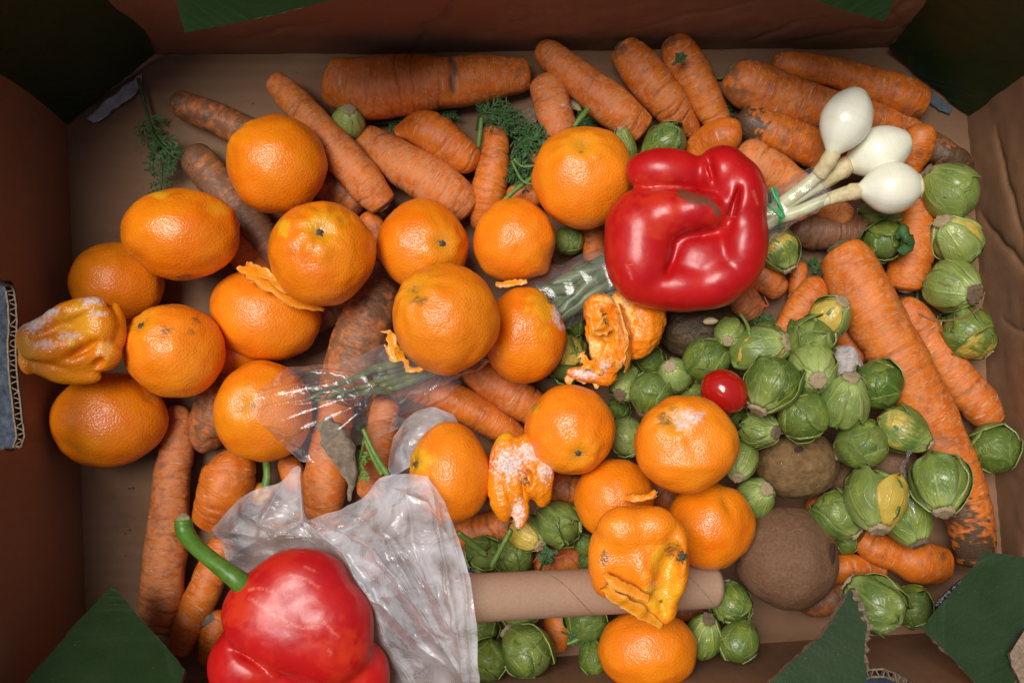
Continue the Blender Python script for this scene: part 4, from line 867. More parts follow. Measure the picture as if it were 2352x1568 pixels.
K('carrot showing between the folded pepper and the small dull sprout', [(1360, 500, 26, .018), (1362, 550, 27, .018), (1366, 610, 24, .016)], seed=50, dust=.1, dirt=.1, rosy=.3)
K('pale carrot piece just left of the big mandarin, upper', [(1215, 372, 14, .014), (1230, 362, 20, .015), (1265, 350, 20, .014)], seed=51, dust=.6, rosy=.6)
K('pale carrot piece in the fern leaves above two central mandarins', [(1160, 460, 20, .012), (1200, 445, 26, .014), (1250, 452, 26, .014)], seed=52, dust=.6, rosy=.6)
K('carrot bit behind the sprout at the upper edge of the folded pepper', [(1470, 375, 18, .016), (1492, 360, 20, .018), (1530, 352, 18, .018)], seed=53, dust=.5, rosy=.6)
K('carrot under the bag corner below the filmed mandarin', [(655, 1045, 22, .014), (672, 1085, 28, .016), (690, 1130, 24, .016)], seed=54, dust=.3, rosy=.3)
K('orange carrot end peeking out left of the bottom pepper', [(480, 1530, 26, .014), (492, 1460, 32, .016), (512, 1400, 24, .014)], seed=55, dust=.1, rosy=.0)
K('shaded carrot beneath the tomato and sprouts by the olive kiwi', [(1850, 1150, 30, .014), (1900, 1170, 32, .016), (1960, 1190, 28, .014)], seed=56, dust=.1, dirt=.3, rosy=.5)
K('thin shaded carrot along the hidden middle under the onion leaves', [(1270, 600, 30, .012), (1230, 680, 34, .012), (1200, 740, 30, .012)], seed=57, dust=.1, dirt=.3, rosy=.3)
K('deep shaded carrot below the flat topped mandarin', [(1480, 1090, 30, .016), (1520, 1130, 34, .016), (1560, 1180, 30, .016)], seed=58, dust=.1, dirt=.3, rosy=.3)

# ---------------------------------------------------------------- brussels sprouts
LEAF_DIR = {}
def leaf_mesh(seed, a0, off, span, width, lift, ruffle, start=.30):
    """one wrapping leaf on the unit head; stem at -Z"""
    nu_, nv_ = 13, 15; V = []; S = []; rs = np.random.RandomState(seed); u0 = np.linspace(-1, 1, nu_); v0 = np.linspace(0, 1, nv_)
    for j, v in enumerate(v0):
        wv = width * (.42 + .58 * math.sin(min(1, v * 1.35) * math.pi / 2)) * math.sqrt(max(0, 1 - max(0, (v - .55) / .45) ** 2.4) + 1e-4)
        for i, u in enumerate(u0):
            th = start + v * span                        # from the stem
            az = a0 + u * wv
            e = abs(u) ** 3; tip = max(0, v - .7) / .3
            r = 1 + off + lift * (e * .5 + tip ** 2 * .9) + ruffle * (e + tip) * math.sin(u * 6 + v * 9 + seed) * .03
            V.append((th, az, r)); S.append((u * wv * .7, v, max(abs(u) ** 6, v ** 10)))
    V = np.array(V); st = np.sin(V[:, 0])
    # keep the leaf's width even as the circles shrink near the apex
    th, az, r = V.T
    azr = a0 + (az - a0) * np.clip(1 / np.clip(np.sin(np.minimum(th, math.pi / 2)), .35, 1), 1, 1.6)
    d = np.stack([np.sin(th) * np.cos(azr), np.sin(th) * np.sin(azr), -np.cos(th)], 1)
    past = th > math.pi / 2
    # beyond the equator treat as moving straight over the top
    cd = np.array([math.cos(a0), math.sin(a0), 0]); sd = np.array([-math.sin(a0), math.cos(a0), 0])
    off_ = (az - a0); d2 = (np.cos(off_)[:, None] * (np.sin(th)[:, None] * cd + (-np.cos(th))[:, None] * np.array([0, 0, 1])) + np.sin(off_)[:, None] * sd)
    w_ = np.clip((th - 1.0) / .6, 0, 1)[:, None]; d = d * (1 - w_) + d2 * w_; d /= np.linalg.norm(d, axis=1)[:, None]
    r = r * shape_r(d) + .03 * vnoise(d * 3.5, seed) + .012 * vnoise(d * 11, seed + 1)
    top = d * r[:, None]; N = len(top)
    # rim skirt
    rim = [i for i in range(nu_)] + [j * nu_ + nu_ - 1 for j in range(1, nv_)] + [(nv_ - 1) * nu_ + i for i in range(nu_ - 2, -1, -1)] + [j * nu_ for j in range(nv_ - 2, 0, -1)]
    sk = top[rim] * (.955 if lift < .08 else .98)
    F = [(j * nu_ + i, j * nu_ + i + 1, (j + 1) * nu_ + i + 1, (j + 1) * nu_ + i) for j in range(nv_ - 1) for i in range(nu_ - 1)]
    n = len(rim); F += [(rim[k], N + k, N + (k + 1) % n, rim[(k + 1) % n]) for k in range(n)]
    V = np.vstack([top, sk]); S = np.array(S); S = np.vstack([S, S[rim]])
    me = mkmesh('leaf', V, F, [M['leaf']], {'surf': S}); k_ = top[(nv_ // 2 - 1) * nu_ + nu_ // 2]; LEAF_DIR[me.name] = Vector(k_).normalized()
    return me
def shape_r(d):
    th = np.arccos(np.clip(-d[:, 2], -1, 1))
    return 1.0 + .15 * np.exp(-(th / .42) ** 2) + .05 * np.cos(th) ** 2 - .03 * np.exp(-((th - .9) / .35) ** 2)
PROTO = []
def make_proto(seed, nl, lift, ruf, stem='sprout_stem', sr=.40):
    rs = random.Random(seed); D, F = ico(4)
    V = D * (shape_r(D) * .985 + .015 * vnoise(D * 3, seed))[:, None]
    az = np.arctan2(D[:, 1], D[:, 0]); thh = np.arccos(-D[:, 2])
    heart = mkmesh('heart', V, F, [M['leaf']], {'surf': np.stack([((az / 1.2) % 1.0 - .5) * .9, thh / math.pi, 0 * az], 1)})
    leaves = [leaf_mesh(seed * 31 + k, k * 2.4 + rs.uniform(-.3, .3), .006 + .014 * k, rs.uniform(1.65, 2.6) - .02 * k, rs.uniform(.72, 1.08), lift * (0.25 + k / nl), ruf) for k in range(nl)]
    n = 22; Vs = []; Fs = []; rr = random.Random(seed + 99); wob = [rr.uniform(.82, 1.12) for _ in range(n)]
    for k, (r_, z_) in enumerate(((.92, -.86), (.90, -1.10), (1.02, -1.28), (.78, -1.33), (.3, -1.27))):
        for i in range(n):
            a = i / n * 6.283; q = r_ * sr * wob[i]; Vs.append((math.cos(a) * q, math.sin(a) * q, z_ + rr.uniform(-.035, .035)))
    Vs.append((0, 0, -1.30))
    for k in range(4):
        for i in range(n): Fs.append((k * n + i, (k + 1) * n + i, (k + 1) * n + (i + 1) % n, k * n + (i + 1) % n))
    for i in range(n): Fs.append((4 * n + i, 5 * n, 4 * n + (i + 1) % n))
    stm = mkmesh('stem_base', Vs, Fs, [M[stem]])
    PROTO.append((heart, leaves, stm))
make_proto(1, 8, .05, .6); make_proto(2, 9, .08, 1.0); make_proto(3, 9, .13, 1.6); make_proto(4, 8, .05, .6, 'sprout_stem_brown', .42); make_proto(5, 10, .19, 2.2, 'sprout_stem_brown', .44); make_proto(6, 9, .10, 1.3)
SG = 'brussels sprouts strewn in the box'
_s0 = []
def sprout(label, u, v, ru, rv=None, z=.03, stem=(0, 0), up=1, proto=0, tone=.2, yellow=(), spin=None, seed=1, shed=0.0):
    """stem: frame offset of the stem end from the centre; up=1 it faces the camera side"""
    rv = rv or ru; rs = random.Random(seed * 7 + int(u)); s = PX(1, z); rm = (ru + rv) / 2
    dx, dy = stem[0] / ru, -stem[1] / rv; h = min(.98, math.hypot(dx, dy) / 1.12)
    k = h / (math.hypot(dx, dy) + 1e-9); ax = Vector((dx * k, dy * k, up * math.sqrt(1 - h * h))) if h > 1e-3 else Vector((.12, .2, up)).normalized()
    q = (-ax).to_track_quat('Z', 'Y'); q = q @ Matrix.Rotation(spin if spin is not None else rs.uniform(0, 6.28), 3, 'Z').to_quaternion()
    if _s0: root = _s0[0].copy(); sc.collection.objects.link(root)
    else: root = empty('brussels_sprout', (0, 0, 0)); _s0.append(root)
    base = P(u, v, z); base.z = z - rm * s * .95
    root.location = base
    tag(root, label, 'sprout', SG)
    heart, leaves, stm = PROTO[proto]
    mr = q.to_matrix().to_4x4(); S4 = Matrix.Diagonal((ru * s / 1.05, rv * s / 1.05, rm * s, 1)); T4 = Matrix.Translation((0, 0, rm * s * .95))
    X = T4 @ S4 @ mr
    yl = None
    if yellow:                                       # the old leaf is an outer one that faces up
        cand = leaves[len(leaves) // 2:]; yl = max(cand, key=lambda me_: (q @ LEAF_DIR[me_.name]).z)
    for nm, me in [('heart', heart)] + [('leaf', l) for l in leaves] + [('stem_base', stm)]:
        o = bpy.data.objects.new(nm, me); sc.collection.objects.link(o); o.parent = root; o.matrix_parent_inverse = Matrix.Identity(4)
        o.matrix_basis = X
        t = min(1, max(0, tone + rs.uniform(-.13, .13))); o['tone'] = float(t); o['yellowed'] = 0.0
        if nm == 'leaf' and me is yl: o['yellowed'] = 2.0 if len(yellow) > 1 or seed == 35 else 1.0; o['label'] = 'yellowed outer leaf'
    return root
B = sprout
B('pale sprout with cut stem showing, squeezed between two carrots at the upper left', 800, 280, 37, 38, .022, (8, -16), 1, 0, .85, seed=1)
B('shiny green sprout above the folded red pepper', 1530, 332, 53, 40, .030, (-44, 22), -1, 5, .18, seed=2)
B('sprout sticking up behind the big mandarin left of the pepper', 1434, 345, 27, 45, .024, (-4, -46), 1, 1, .45, seed=3)
B('small dull sprout in the gap left of the folded pepper', 1308, 552, 30, 36, .020, (-10, 10), -1, 0, .42, seed=4)
B('large sprout with dry brown stem tip near the right wall, uppermost there', 2186, 442, 64, 62, .030, (-62, -52), -1, 3, .40, seed=5)
B('pale sprout with white stem end, second down the right wall', 2196, 550, 58, 52, .028, (-44, -34), 1, 1, .75, seed=6, yellow=(5,))
B('sprout with a wide brown cut disc, third down the right wall', 2185, 656, 62, 58, .028, (24, 24), 1, 3, .42, seed=7)
B('pointed sprout with yellow tip, fourth down the right wall', 2222, 762, 58, 54, .027, (50, 44), -1, 2, .22, seed=8, yellow=(7,))
B('green sprout with a dark loose leaf under the onion bulbs', 2030, 552, 46, 44, .030, (14, -30), -1, 2, .15, seed=9)
B('dull sprout mostly hidden behind the lowest onion bulb', 2025, 488, 48, 34, .020, (-30, -6), -1, 1, .55, seed=10)
B('sprout with a yellow patch touching the right side of the folded pepper', 1788, 572, 44, 48, .030, (26, 50), 1, 5, .20, seed=11, yellow=(3,))
B('yellowish sprout with round cream stem, top of the sprout pile', 1906, 728, 46, 44, .050, (16, -30), 1, 5, .35, seed=12, yellow=(2, 5))
B('crinkled green sprout below the cream stemmed one', 1863, 780, 54, 50, .052, (-30, 30), -1, 4, .30, seed=13)
B('palest sprout with hexagonal stem facing up in the pile', 1865, 848, 54, 54, .060, (-4, 24), 1, 5, .92, seed=14)
B('sprout with a big yellow leaf and brown stem to its right', 1744, 805, 62, 54, .046, (52, -14), 1, 5, .42, seed=15, yellow=(1, 6))
B('dark green domed sprout behind the yellow leaved one', 1765, 782, 46, 36, .036, (0, 10), -1, 0, .12, seed=16)
B('small pale dull sprout under the folded pepper', 1676, 766, 34, 34, .044, (-10, 18), 1, 1, .60, seed=17)
B('smooth green sprout left of the yellow leaved one', 1624, 826, 56, 46, .044, (-20, 30), -1, 0, .20, seed=18)
B('small sprout with big cream stem left of the tomato', 1548, 862, 40, 38, .038, (-14, -18), 1, 5, .50, seed=19)
B('green sprout with narrow brown base left of the tomato, in front', 1494, 900, 50, 44, .040, (-10, 44), -1, 3, .20, seed=20)
B('small sprout with brown stem close to the torn mandarin', 1440, 885, 36, 38, .034, (-18, 20), 1, 4, .35, seed=21)
B('big upright sprout with purple brown stem right of the tomato', 1777, 880, 56, 66, .070, (-34, 62), 1, 5, .16, seed=22)
B('smooth sprout below the palest one, left of the frilly topped one', 1845, 955, 56, 58, .062, (30, -20), -1, 0, .18, seed=23)
B('sprout with a frilly cream stem collar on top', 1940, 928, 55, 60, .062, (4, -58), 1, 1, .45, seed=24)
B('dark smooth sprout touching the biggest carrot, upper', 2016, 882, 57, 56, .052, (40, 30), -1, 0, .10, seed=25)
B('sprout with a mouldy yellow patch and stem pointing right', 2070, 985, 62, 48, .052, (62, 26), 1, 1, .28, seed=26, yellow=(4,))
B('round green sprout in the middle of the lower pile above a yellow leaved one', 1980, 1020, 60, 54, .056, (-30, 20), -1, 0, .20, seed=27)
B('small sprout with ragged cream stem above the olive kiwi', 1740, 986, 46, 34, .054, (32, 4), 1, 4, .38, seed=28)
B('pale sprout squeezed between two lower mandarins', 1440, 1003, 34, 52, .030, (10, -30), -1, 1, .70, seed=29)
B('dark little sprout left of the flat topped mandarin', 1420, 940, 28, 28, .018, (0, 10), -1, 0, .10, seed=30)
B('pale sprout peeking right of the flat topped mandarin', 1700, 1060, 38, 43, .050, (-12, 34), 1, 1, .72, seed=31)
B('sprout with ridged cream top left of the large kiwi', 1733, 1145, 42, 48, .044, (16, -24), 1, 1, .48, seed=32)
B('lone round sprout against the right wall beside the biggest carrot', 2285, 1030, 57, 56, .028, (36, 20), -1, 0, .22, seed=33)
B('bulky sprout with brown frilled base on the biggest carrot', 2158, 1106, 66, 64, .062, (-6, 62), 1, 1, .34, seed=34)
B('large sprout with one yellow leaf and brown torn base', 2012, 1142, 67, 66, .062, (-4, 66), 1, 5, .36, seed=35, yellow=(4,))
B('sprout with cream stem leaning right, below the olive kiwi', 1920, 1180, 50, 58, .048, (48, 50), 1, 1, .28, seed=36)
B('bluish green sprout with dry stem between the frilled two', 2085, 1190, 54, 54, .044, (16, 52), 1, 3, .30, seed=37)
B('small sprout tucked under the leaning one', 1942, 1245, 28, 26, .028, (0, 10), -1, 0, .16, seed=38)
B('large sprout right of the pointed green flap', 2012, 1385, 66, 60, .050, (-50, -40), -1, 2, .30, seed=39)
B('smaller dark sprout touching the large one near the bottom right flap', 2096, 1393, 40, 48, .034, (-20, 10), -1, 5, .14, seed=40)
B('upper sprout of the group of three by the bottom wall', 1680, 1386, 44, 42, .046, (-10, -38), -1, 2, .22, seed=41)
B('lower right sprout of the group of three by the bottom wall', 1697, 1474, 46, 48, .050, (20, -38), -1, 0, .18, seed=42)
B('left sprout with brown stem of the group of three by the bottom wall', 1616, 1462, 40, 52, .046, (6, -48), 1, 3, .38, seed=43)
B('biggest sprout below the tube, right of the milky bag', 1211, 1496, 60, 58, .044, (-40, -36), -1, 0, .22, seed=44)
B('dark sprout at the bottom edge of the milky bag', 1124, 1515, 44, 48, .040, (0, 14), -1, 0, .10, seed=45)
B('dark sprout just under the middle of the tube', 1346, 1420, 54, 46, .034, (10, 18), -1, 0, .10, seed=46)
B('narrow sprout left of the bottom mandarin', 1362, 1510, 32, 46, .036, (0, 14), -1, 0, .12, seed=47)
B('pale edge of a sprout below the tube beside the bag', 1196, 1412, 46, 32, .028, (-10, 14), -1, 1, .55, seed=48)
B('dark sprout behind the bag edge below the tube', 1106, 1442, 40, 40, .026, (0, 10), -1, 0, .12, seed=49)
B('sprout with purple brown base under the mouldy peel', 1284, 1202, 50, 50, .036, (-38, -24), -1, 2, .26, seed=50)
B('yellow green sprout left of the purple based one', 1214, 1226, 40, 38, .032, (26, 20), 1, 5, .30, seed=51, yellow=(2, 5))
B('green sprout just behind the tube in the dark gap', 1178, 1280, 44, 42, .028, (20, 26), -1, 5, .16, seed=52)
B('loose leaved sprout against the bag behind the tube', 1112, 1268, 42, 40, .026, (-10, -20), -1, 4, .24, seed=53)
B('tiny dark sprout left of the collapsed mandarin', 1342, 1250, 24, 26, .024, (0, 10), -1, 2, .2, seed=54)
B('dark sprout above the tube next to the collapsed mandarin', 1352, 1288, 24, 28, .020, (0, 10), -1, 0, .12, seed=55)
B('loose sprout with yellow leaf right of the moulded mandarin', 1302, 825, 42, 58, .026, (16, -40), -1, 4, .40, seed=56, yellow=(7, 5))
B('dark sprout between the moulded mandarin and the burst one', 1318, 745, 24, 32, .020, (0, 10), -1, 0, .14, seed=57)
B('dark green sprout under the burst mandarin', 1493, 828, 36, 34, .026, (0, 10), -1, 0, .14, seed=58)
B('sprout top showing left of the tomato, low down', 1588, 898, 36, 30, .028, (0, 10), -1, 0, .18, seed=59)
B('shaded sprout between the flat topped and star stalk mandarins', 1500, 955, 30, 28, .018, (0, 10), -1, 0, .12, seed=60)
B('shaded sprout behind the small ragged one', 1700, 965, 26, 26, .034, (0, 10), -1, 0, .12, seed=61)

# ---------------------------------------------------------------- peppers
p1 = blob('red_pepper', 'glossy folded red pepper with brown scar in the upper middle', 'pepper', .072,
     [(1615, 600, -2, 92, 86, 58), (1530, 398, 6, 96, 56, 60, 4), (1470, 530, 4, 82, 96, 78), (1526, 496, 18, 72, 64, 68), (1584, 492, 32, 62, 48, 58), (1622, 494, 30, 42, 42, 52),
      (1468, 590, 0, 80, 106, 80, -6), (1656, 402, 12, 64, 64, 70), (1694, 462, 10, 66, 100, 74), (1702, 560, 2, 62, 112, 76, 4), (1650, 644, -4, 84, 60, 70, -20), (1560, 658, -6, 136, 58, 68),
      (1543, 596, 62, 10, 56, 34, 24, -1), (1606, 548, 66, 62, 8, 36, -10, -1), (1672, 490, 84, 8, 52, 40, 14, -1), (1534, 437, 76, 92, 6, 36, 2, -1), (1622, 398, 72, 6, 44, 30, -12, -1)],
     M['pepper'], k=10, n=6, smooth=9, seed=31, noise_px=1.0, nfreq=60, group='red bell peppers', centre=(1575, 560, -10),
     lines={'scar': [([(1566, 444), (1590, 456), (1622, 462)], 10, 1), ([(1622, 462), (1640, 472), (1650, 492)], 6, 1)], 'scratch': [([(1440, 610), (1452, 640)], 3, .5), ([(1560, 430), (1500, 436)], 2.5, .4), ([(1730, 440), (1740, 470)], 2.5, .5)]},
     attrs={'orangey': [(1500, 480, 80, .8), (1640, 500, 30, .5), (1430, 600, 50, .4)]})
p2 = blob('red_pepper', 'large red bell pepper with green curved stalk at the bottom left', 'pepper', .088,
     [(656, 1384, 0, 148, 100, 78, -14), (736, 1426, 10, 124, 116, 80), (694, 1334, 6, 110, 78, 70), (640, 1440, 6, 132, 92, 76), (752, 1482, 6, 106, 90, 74), (690, 1470, 8, 120, 84, 74), (572, 1534, -14, 100, 100, 72), (660, 1600, -10, 130, 70, 66), (826, 1560, -34, 66, 86, 56),
      (500, 1428, 30, 26, 8, 60, 40, -1), (580, 1500, 70, 70, 7, 40, 32, -1), (720, 1572, 66, 110, 7, 36, 4, -1)],
     M['pepper'], k=16, n=6, smooth=10, seed=32, noise_px=1.2, nfreq=50, group='red bell peppers', centre=(680, 1450, -10),
     lines={'scratch': [([(572, 1353), (600, 1350), (624, 1357)], 2.6, .9), ([(572, 1372), (610, 1398), (680, 1437)], 2.6, .8), ([(661, 1436), (700, 1441), (730, 1440)], 3, .7), ([(668, 1319), (705, 1330), (732, 1348)], 2.6, .8), ([(740, 1426), (776, 1462)], 2.6, .9), ([(590, 1385), (640, 1425)], 2.4, .6), ([(700, 1300), (722, 1311)], 2.4, .6), ([(756, 1492), (760, 1500)], 3, .8)]},
     attrs={'orangey': [(560, 1380, 80, .9), (780, 1500, 80, .9), (640, 1300, 60, .5), (590, 1560, 60, .4)]})
for o in (p1, p2): pass
st = tube('stalk', [(421, 1193, .084, 20), (426, 1222, .084, 21), (452, 1256, .088, 19), (495, 1292, .092, 20), (540, 1326, .094, 24), (562, 1345, .092, 28)], M['peduncle'], p2, m=20, n=50)
D, F = ico(3)
ed = np.array(P(421, 1193, .0845)); ax = np.array([-.10, .45, .9]); ax /= np.linalg.norm(ax)
X = (D * np.array([.0034, .0034, .0012]) * (1 + .1 * fbm(D * 3, 4, 2))[:, None]) @ frame(ax).T + ed
solid_in('stalk_end', X, F, M['peduncle_end'], p2, parent=None)

# ---------------------------------------------------------------- kiwis, tomato
def simple_fruit(name, label, cat, u, v, ru, rv, z, mat, seed, group=None, rot=0, nz=.03, dents=(), n=5, flat=.9, fine=0.0):
    D, F = ico(n); s = PX(1, z); c0 = np.array(P(u, v, z)); r = 1 + nz * fbm(D * 1.6, seed, 3) + fine * fbm(D * 16, seed, 3)
    X = D * r[:, None]; a = R(-rot); Rz = np.array([[math.cos(a), -math.sin(a), 0], [math.sin(a), math.cos(a), 0], [0, 0, 1]])
    W = c0 + (X * np.array([ru, rv, (ru + rv) / 2 * flat])) @ Rz.T * s
    for (du, dv, dr, dd) in dents:
        uu, vv = to_uv(W); g = np.exp(-((uu - du) ** 2 + (vv - dv) ** 2) / dr ** 2) * (W[:, 2] > z); W = W + (c0 - W) / np.linalg.norm(W - c0, axis=1)[:, None] * (dd * s * g)[:, None]
    o = solid(name, W, F, mat); tag(o, label, cat, group); return o
KG = 'kiwis among the sprouts'
k1 = simple_fruit('kiwi', 'olive brown fuzzy kiwi dotted with white specks under the sprouts', 'kiwi', 1832, 1066, 92, 80, .036, M['kiwi_green'], 1, KG, dents=[(1835, 1030, 14, 7)], nz=.05, fine=.006)
D, F = ico(3); X = D * np.array([.0021, .0017, .0008]); X = X * (1 + .25 * fbm(D * 3, 5, 2))[:, None] + np.array(P(1835, 1032, .0505)); solid_in('stalk_end', X, F, M['pit'], k1)
k2 = simple_fruit('kiwi', 'large smooth brown kiwi with dark hollow end at the lower right', 'kiwi', 1808, 1282, 116, 118, .044, M['kiwi'], 2, KG, rot=-20, nz=.035, dents=[(1862, 1255, 60, 3)], n=6, fine=.002)
D, F = ico(3); X = D * np.array([.0058, .0034, .0014]); X = X * (1 + .15 * fbm(D * 3, 5, 2))[:, None]
nrm_ = np.array([.86, -.08, .5]); 
solid_in('stalk_end', (X @ frame(nrm_).T) + np.array(P(1912, 1273, .058)), F, M['pit'], k2)
k3 = simple_fruit('kiwi', 'rotten slimy dark kiwi below the folded pepper', 'kiwi', 1605, 762, 92, 66, .026, M['kiwi_rot'], 3, KG, nz=.09, fine=.02)
k4 = simple_fruit('kiwi', 'brown kiwi half hidden behind the yellow leaved sprout', 'kiwi', 2045, 1072, 64, 62, .030, M['kiwi'], 4, KG, nz=.05, fine=.006)
k5 = simple_fruit('kiwi', 'dark kiwi in the shade right of the olive one', 'kiwi', 1945, 1105, 50, 48, .022, M['kiwi'], 5, KG, nz=.05)
tomato = simple_fruit('cherry_tomato', 'shiny red cherry tomato lying on the sprouts', 'tomato', 1664, 899, 57, 49, .068, M['tomato'], 6, rot=38, nz=.012, flat=.9)
# white specks on the olive kiwi
rs = random.Random(4); V = []; F = []
for i in range(16):
    a = rs.uniform(0, 6.28); d = rs.uniform(.1, .85); uu, vv = 1832 + math.cos(a) * d * 90, 1066 + math.sin(a) * d * 78
    z_ = .036 + PX(78, .036) * .9 * math.sqrt(max(0, 1 - d * d)) + .0006; p = np.array(P(uu, vv, z_)); t_ = rs.uniform(0, 3.14); l_ = rs.uniform(.0004, .0010)
    e = np.array([math.cos(t_), math.sin(t_), 0]) * l_; g = np.array([-math.sin(t_), math.cos(t_), 0]) * l_ * .45; b = len(V)
    V += [p - e, p + g, p + e, p - g, p + [0, 0, .0004]]; F += [(b, b + 1, b + 4), (b + 1, b + 2, b + 4), (b + 2, b + 3, b + 4), (b + 3, b, b + 4)]
so = solid_in('dust_speck', V, F, M['mouldwhite'], k1); so['kind'] = 'stuff'
wl = simple_fruit('mouldy_lump', 'white mouldy lump between the sprout pile and the biggest carrot', 'mouldy food', 1943, 848, 38, 58, .034, M['mouldwhite'], 7, nz=.10, fine=.03, rot=-20)

rs = np.random.RandomState(5); V = []; F = []
for i in range(150):
    u_, v_ = rs.uniform(210, 2240), rs.uniform(150, 1460); l_ = rs.uniform(.0003, .0011); p = np.array(P(u_, v_, .0012)); b_ = len(V)
    for k_ in range(5):
        a_ = k_ * 1.2566 + rs.uniform(-.4, .4); V.append(p + np.array([math.cos(a_), math.sin(a_), 0]) * l_ * rs.uniform(.4, 1.2))
    V.append(p + [0, 0, l_ * .5]); F += [(b_ + k_, b_ + (k_ + 1) % 5, b_ + 5) for k_ in range(5)]
cb = solid('crumbs', V, F, M['core'], smooth=False); tag(cb, 'brown crumbs and soil scattered over the box floor', 'crumbs', kind='stuff')
# ---------------------------------------------------------------- cardboard tube
a, b = np.array(P(1040, 1375, .088)), np.array(P(1638, 1344, .046))
ax = (b - a) / np.linalg.norm(b - a); Fr = frame(ax); n, m = 60, 48; ro, ri = .0115, .0103; Lt = np.linalg.norm(b - a)
V = []; F = []
for r_ in (ro, ri):
    for i in range(n):
        for j in range(m):
            t_ = j / m * 6.283; V.append(a + ax * Lt * i / (n - 1) + Fr @ np.array([math.cos(t_) * r_, math.sin(t_) * r_, 0]))
V = np.array(V); V += .00012 * fbm(V * 60, 3, 2)[:, None]
for k in (0, 1):
    for i in range(n - 1):
        for j in range(m):
            q = (k * n * m + i * m + j, k * n * m + i * m + (j + 1) % m, k * n * m + (i + 1) * m + (j + 1) % m, k * n * m + (i + 1) * m + j); F.append(q if k == 0 else q[::-1])
for i in (0, n - 1):
    for j in range(m): F.append((i * m + j, i * m + (j + 1) % m, n * m + i * m + (j + 1) % m, n * m + i * m + j))
tb = solid('cardboard_tube', V, F, M['tube']); tag(tb, 'bare brown cardboard tube under the collapsed mandarin', 'tube')
# the spiral seam: a narrow lifted ply edge
C = []
for k in range(200):
    s_ = k / 199; t_ = s_ * 6.283 * 2.05 + 2.4; C.append(a + ax * Lt * s_ + Fr @ np.array([math.cos(t_) * (ro - .00006), math.sin(t_) * (ro - .00006), 0]))
V, F, A, Lg = sweep(np.array(C), np.full(200, .00022), 5); solid_in('spiral_seam', V, F, M['torn'], tb)

# ---------------------------------------------------------------- spring onions
on = empty('spring_onion_bunch', P(1800, 470, .03)); tag(on, 'bunch of three white spring onions in clear film with a green band', 'spring onions')
def bulb(cu, cv, z, ru, rv, rot, neck, top, seed, mat='bulb'):
    """bulb in its own axis: rot = frame angle (deg, y down) of the neck-to-top direction"""
    s = PX(1, z); c = np.array(P(cu, cv, z)); n, m = 46, 40; t = np.linspace(-1, 1, n)
    kx = [-1, -.82, -.6, -.35, -.05, .25, .52, .76, .92, 1.0]; ky = [.20, .40, .66, .88, 1.0, .985, .87, .66, .46, .34]
    pc = catmull([(x_, y_, 0) for x_, y_ in zip(kx, ky)], 120); prof = np.interp(t, pc[:, 0], pc[:, 1])
    a_ = R(rot); ax = np.array([math.cos(a_), -math.sin(a_), .12 * seed % .3 - .1]); ax /= np.linalg.norm(ax)
    C = c + ax[None] * (t * ru)[:, None] * s
    V, F, A, Lg = sweep(C, prof * rv * s, m, .96, lambda A, L: .012 * np.sin(A * 7 + seed) + .01 * vnoise(np.stack([np.cos(A), np.sin(A), L * 60], -1).reshape(-1, 3), seed).reshape(A.shape))
    return solid_in('bulb', V, F, M['bulb'], on, {'surf': np.stack([A / 6.283, Lg * 100, A * 0], 1)})
b1 = bulb(1941, 282, .060, 80, 58, -67, None, None, 1)
b2 = bulb(2013, 352, .048, 78, 57, -22, None, None, 2)
b3 = bulb(2042, 432, .056, 74, 58, -4, None, None, 3)
for bo, (u, v, z, r, rt) in zip((b1, b2, b3), ((1970, 213, .060, 20, -67), (2083, 322, .048, 25, -22), (2112, 428, .056, 27, -4))):
    D, F = ico(3); ax_ = np.array([math.cos(R(rt)), -math.sin(R(rt)), .1]); s = PX(1, z)
    X = (D * np.array([r, r, 7]) * (1 + .15 * fbm(D * 4, 5, 2))[:, None] * s) @ frame(ax_).T + np.array(P(u, v, z)); solid_in('root_plate', X, F, M['onion_neck'], on, parent=None)
STM = [[(1912, 350, .059, 14), (1893, 385, .055, 16), (1870, 410, .052, 15), (1820, 450, .048, 16), (1770, 487, .044, 16), (1700, 530, .040, 15)],
       [(1950, 378, .047, 16), (1915, 400, .046, 22), (1870, 430, .046, 17), (1810, 466, .045, 16), (1765, 496, .042, 16), (1700, 545, .038, 15)],
       [(1978, 436, .056, 15), (1945, 443, .054, 16), (1890, 462, .050, 14), (1830, 488, .047, 15), (1775, 505, .044, 16), (1700, 555, .040, 15)],
       [(1900, 400, .040, 10), (1850, 446, .040, 13), (1780, 500, .038, 14), (1700, 550, .036, 14)]]
for i, p in enumerate(STM): tube('stem', p, M['onion_stem'], on, m=14, n=40)
tube('dry_neck', [(1917, 340, .0595, 18), (1906, 364, .0580, 19), (1893, 385, .0556, 18.5), (1880, 402, .0530, 16.5)], M['onion_neck'], on, m=18, n=20, lump=.0006)
tube('dry_neck', [(1950, 376, .0475, 20), (1935, 386, .0472, 25), (1908, 402, .0465, 23), (1880, 422, .0465, 18.5)], M['onion_neck'], on, m=18, n=20, lump=.0006)
tube('dry_neck', [(1982, 437, .0562, 17), (1968, 440, .0555, 19), (1948, 444, .0545, 18), (1905, 458, .0515, 16)], M['onion_neck'], on, m=18, n=20, lump=.0006)
rnd = random.Random(8)
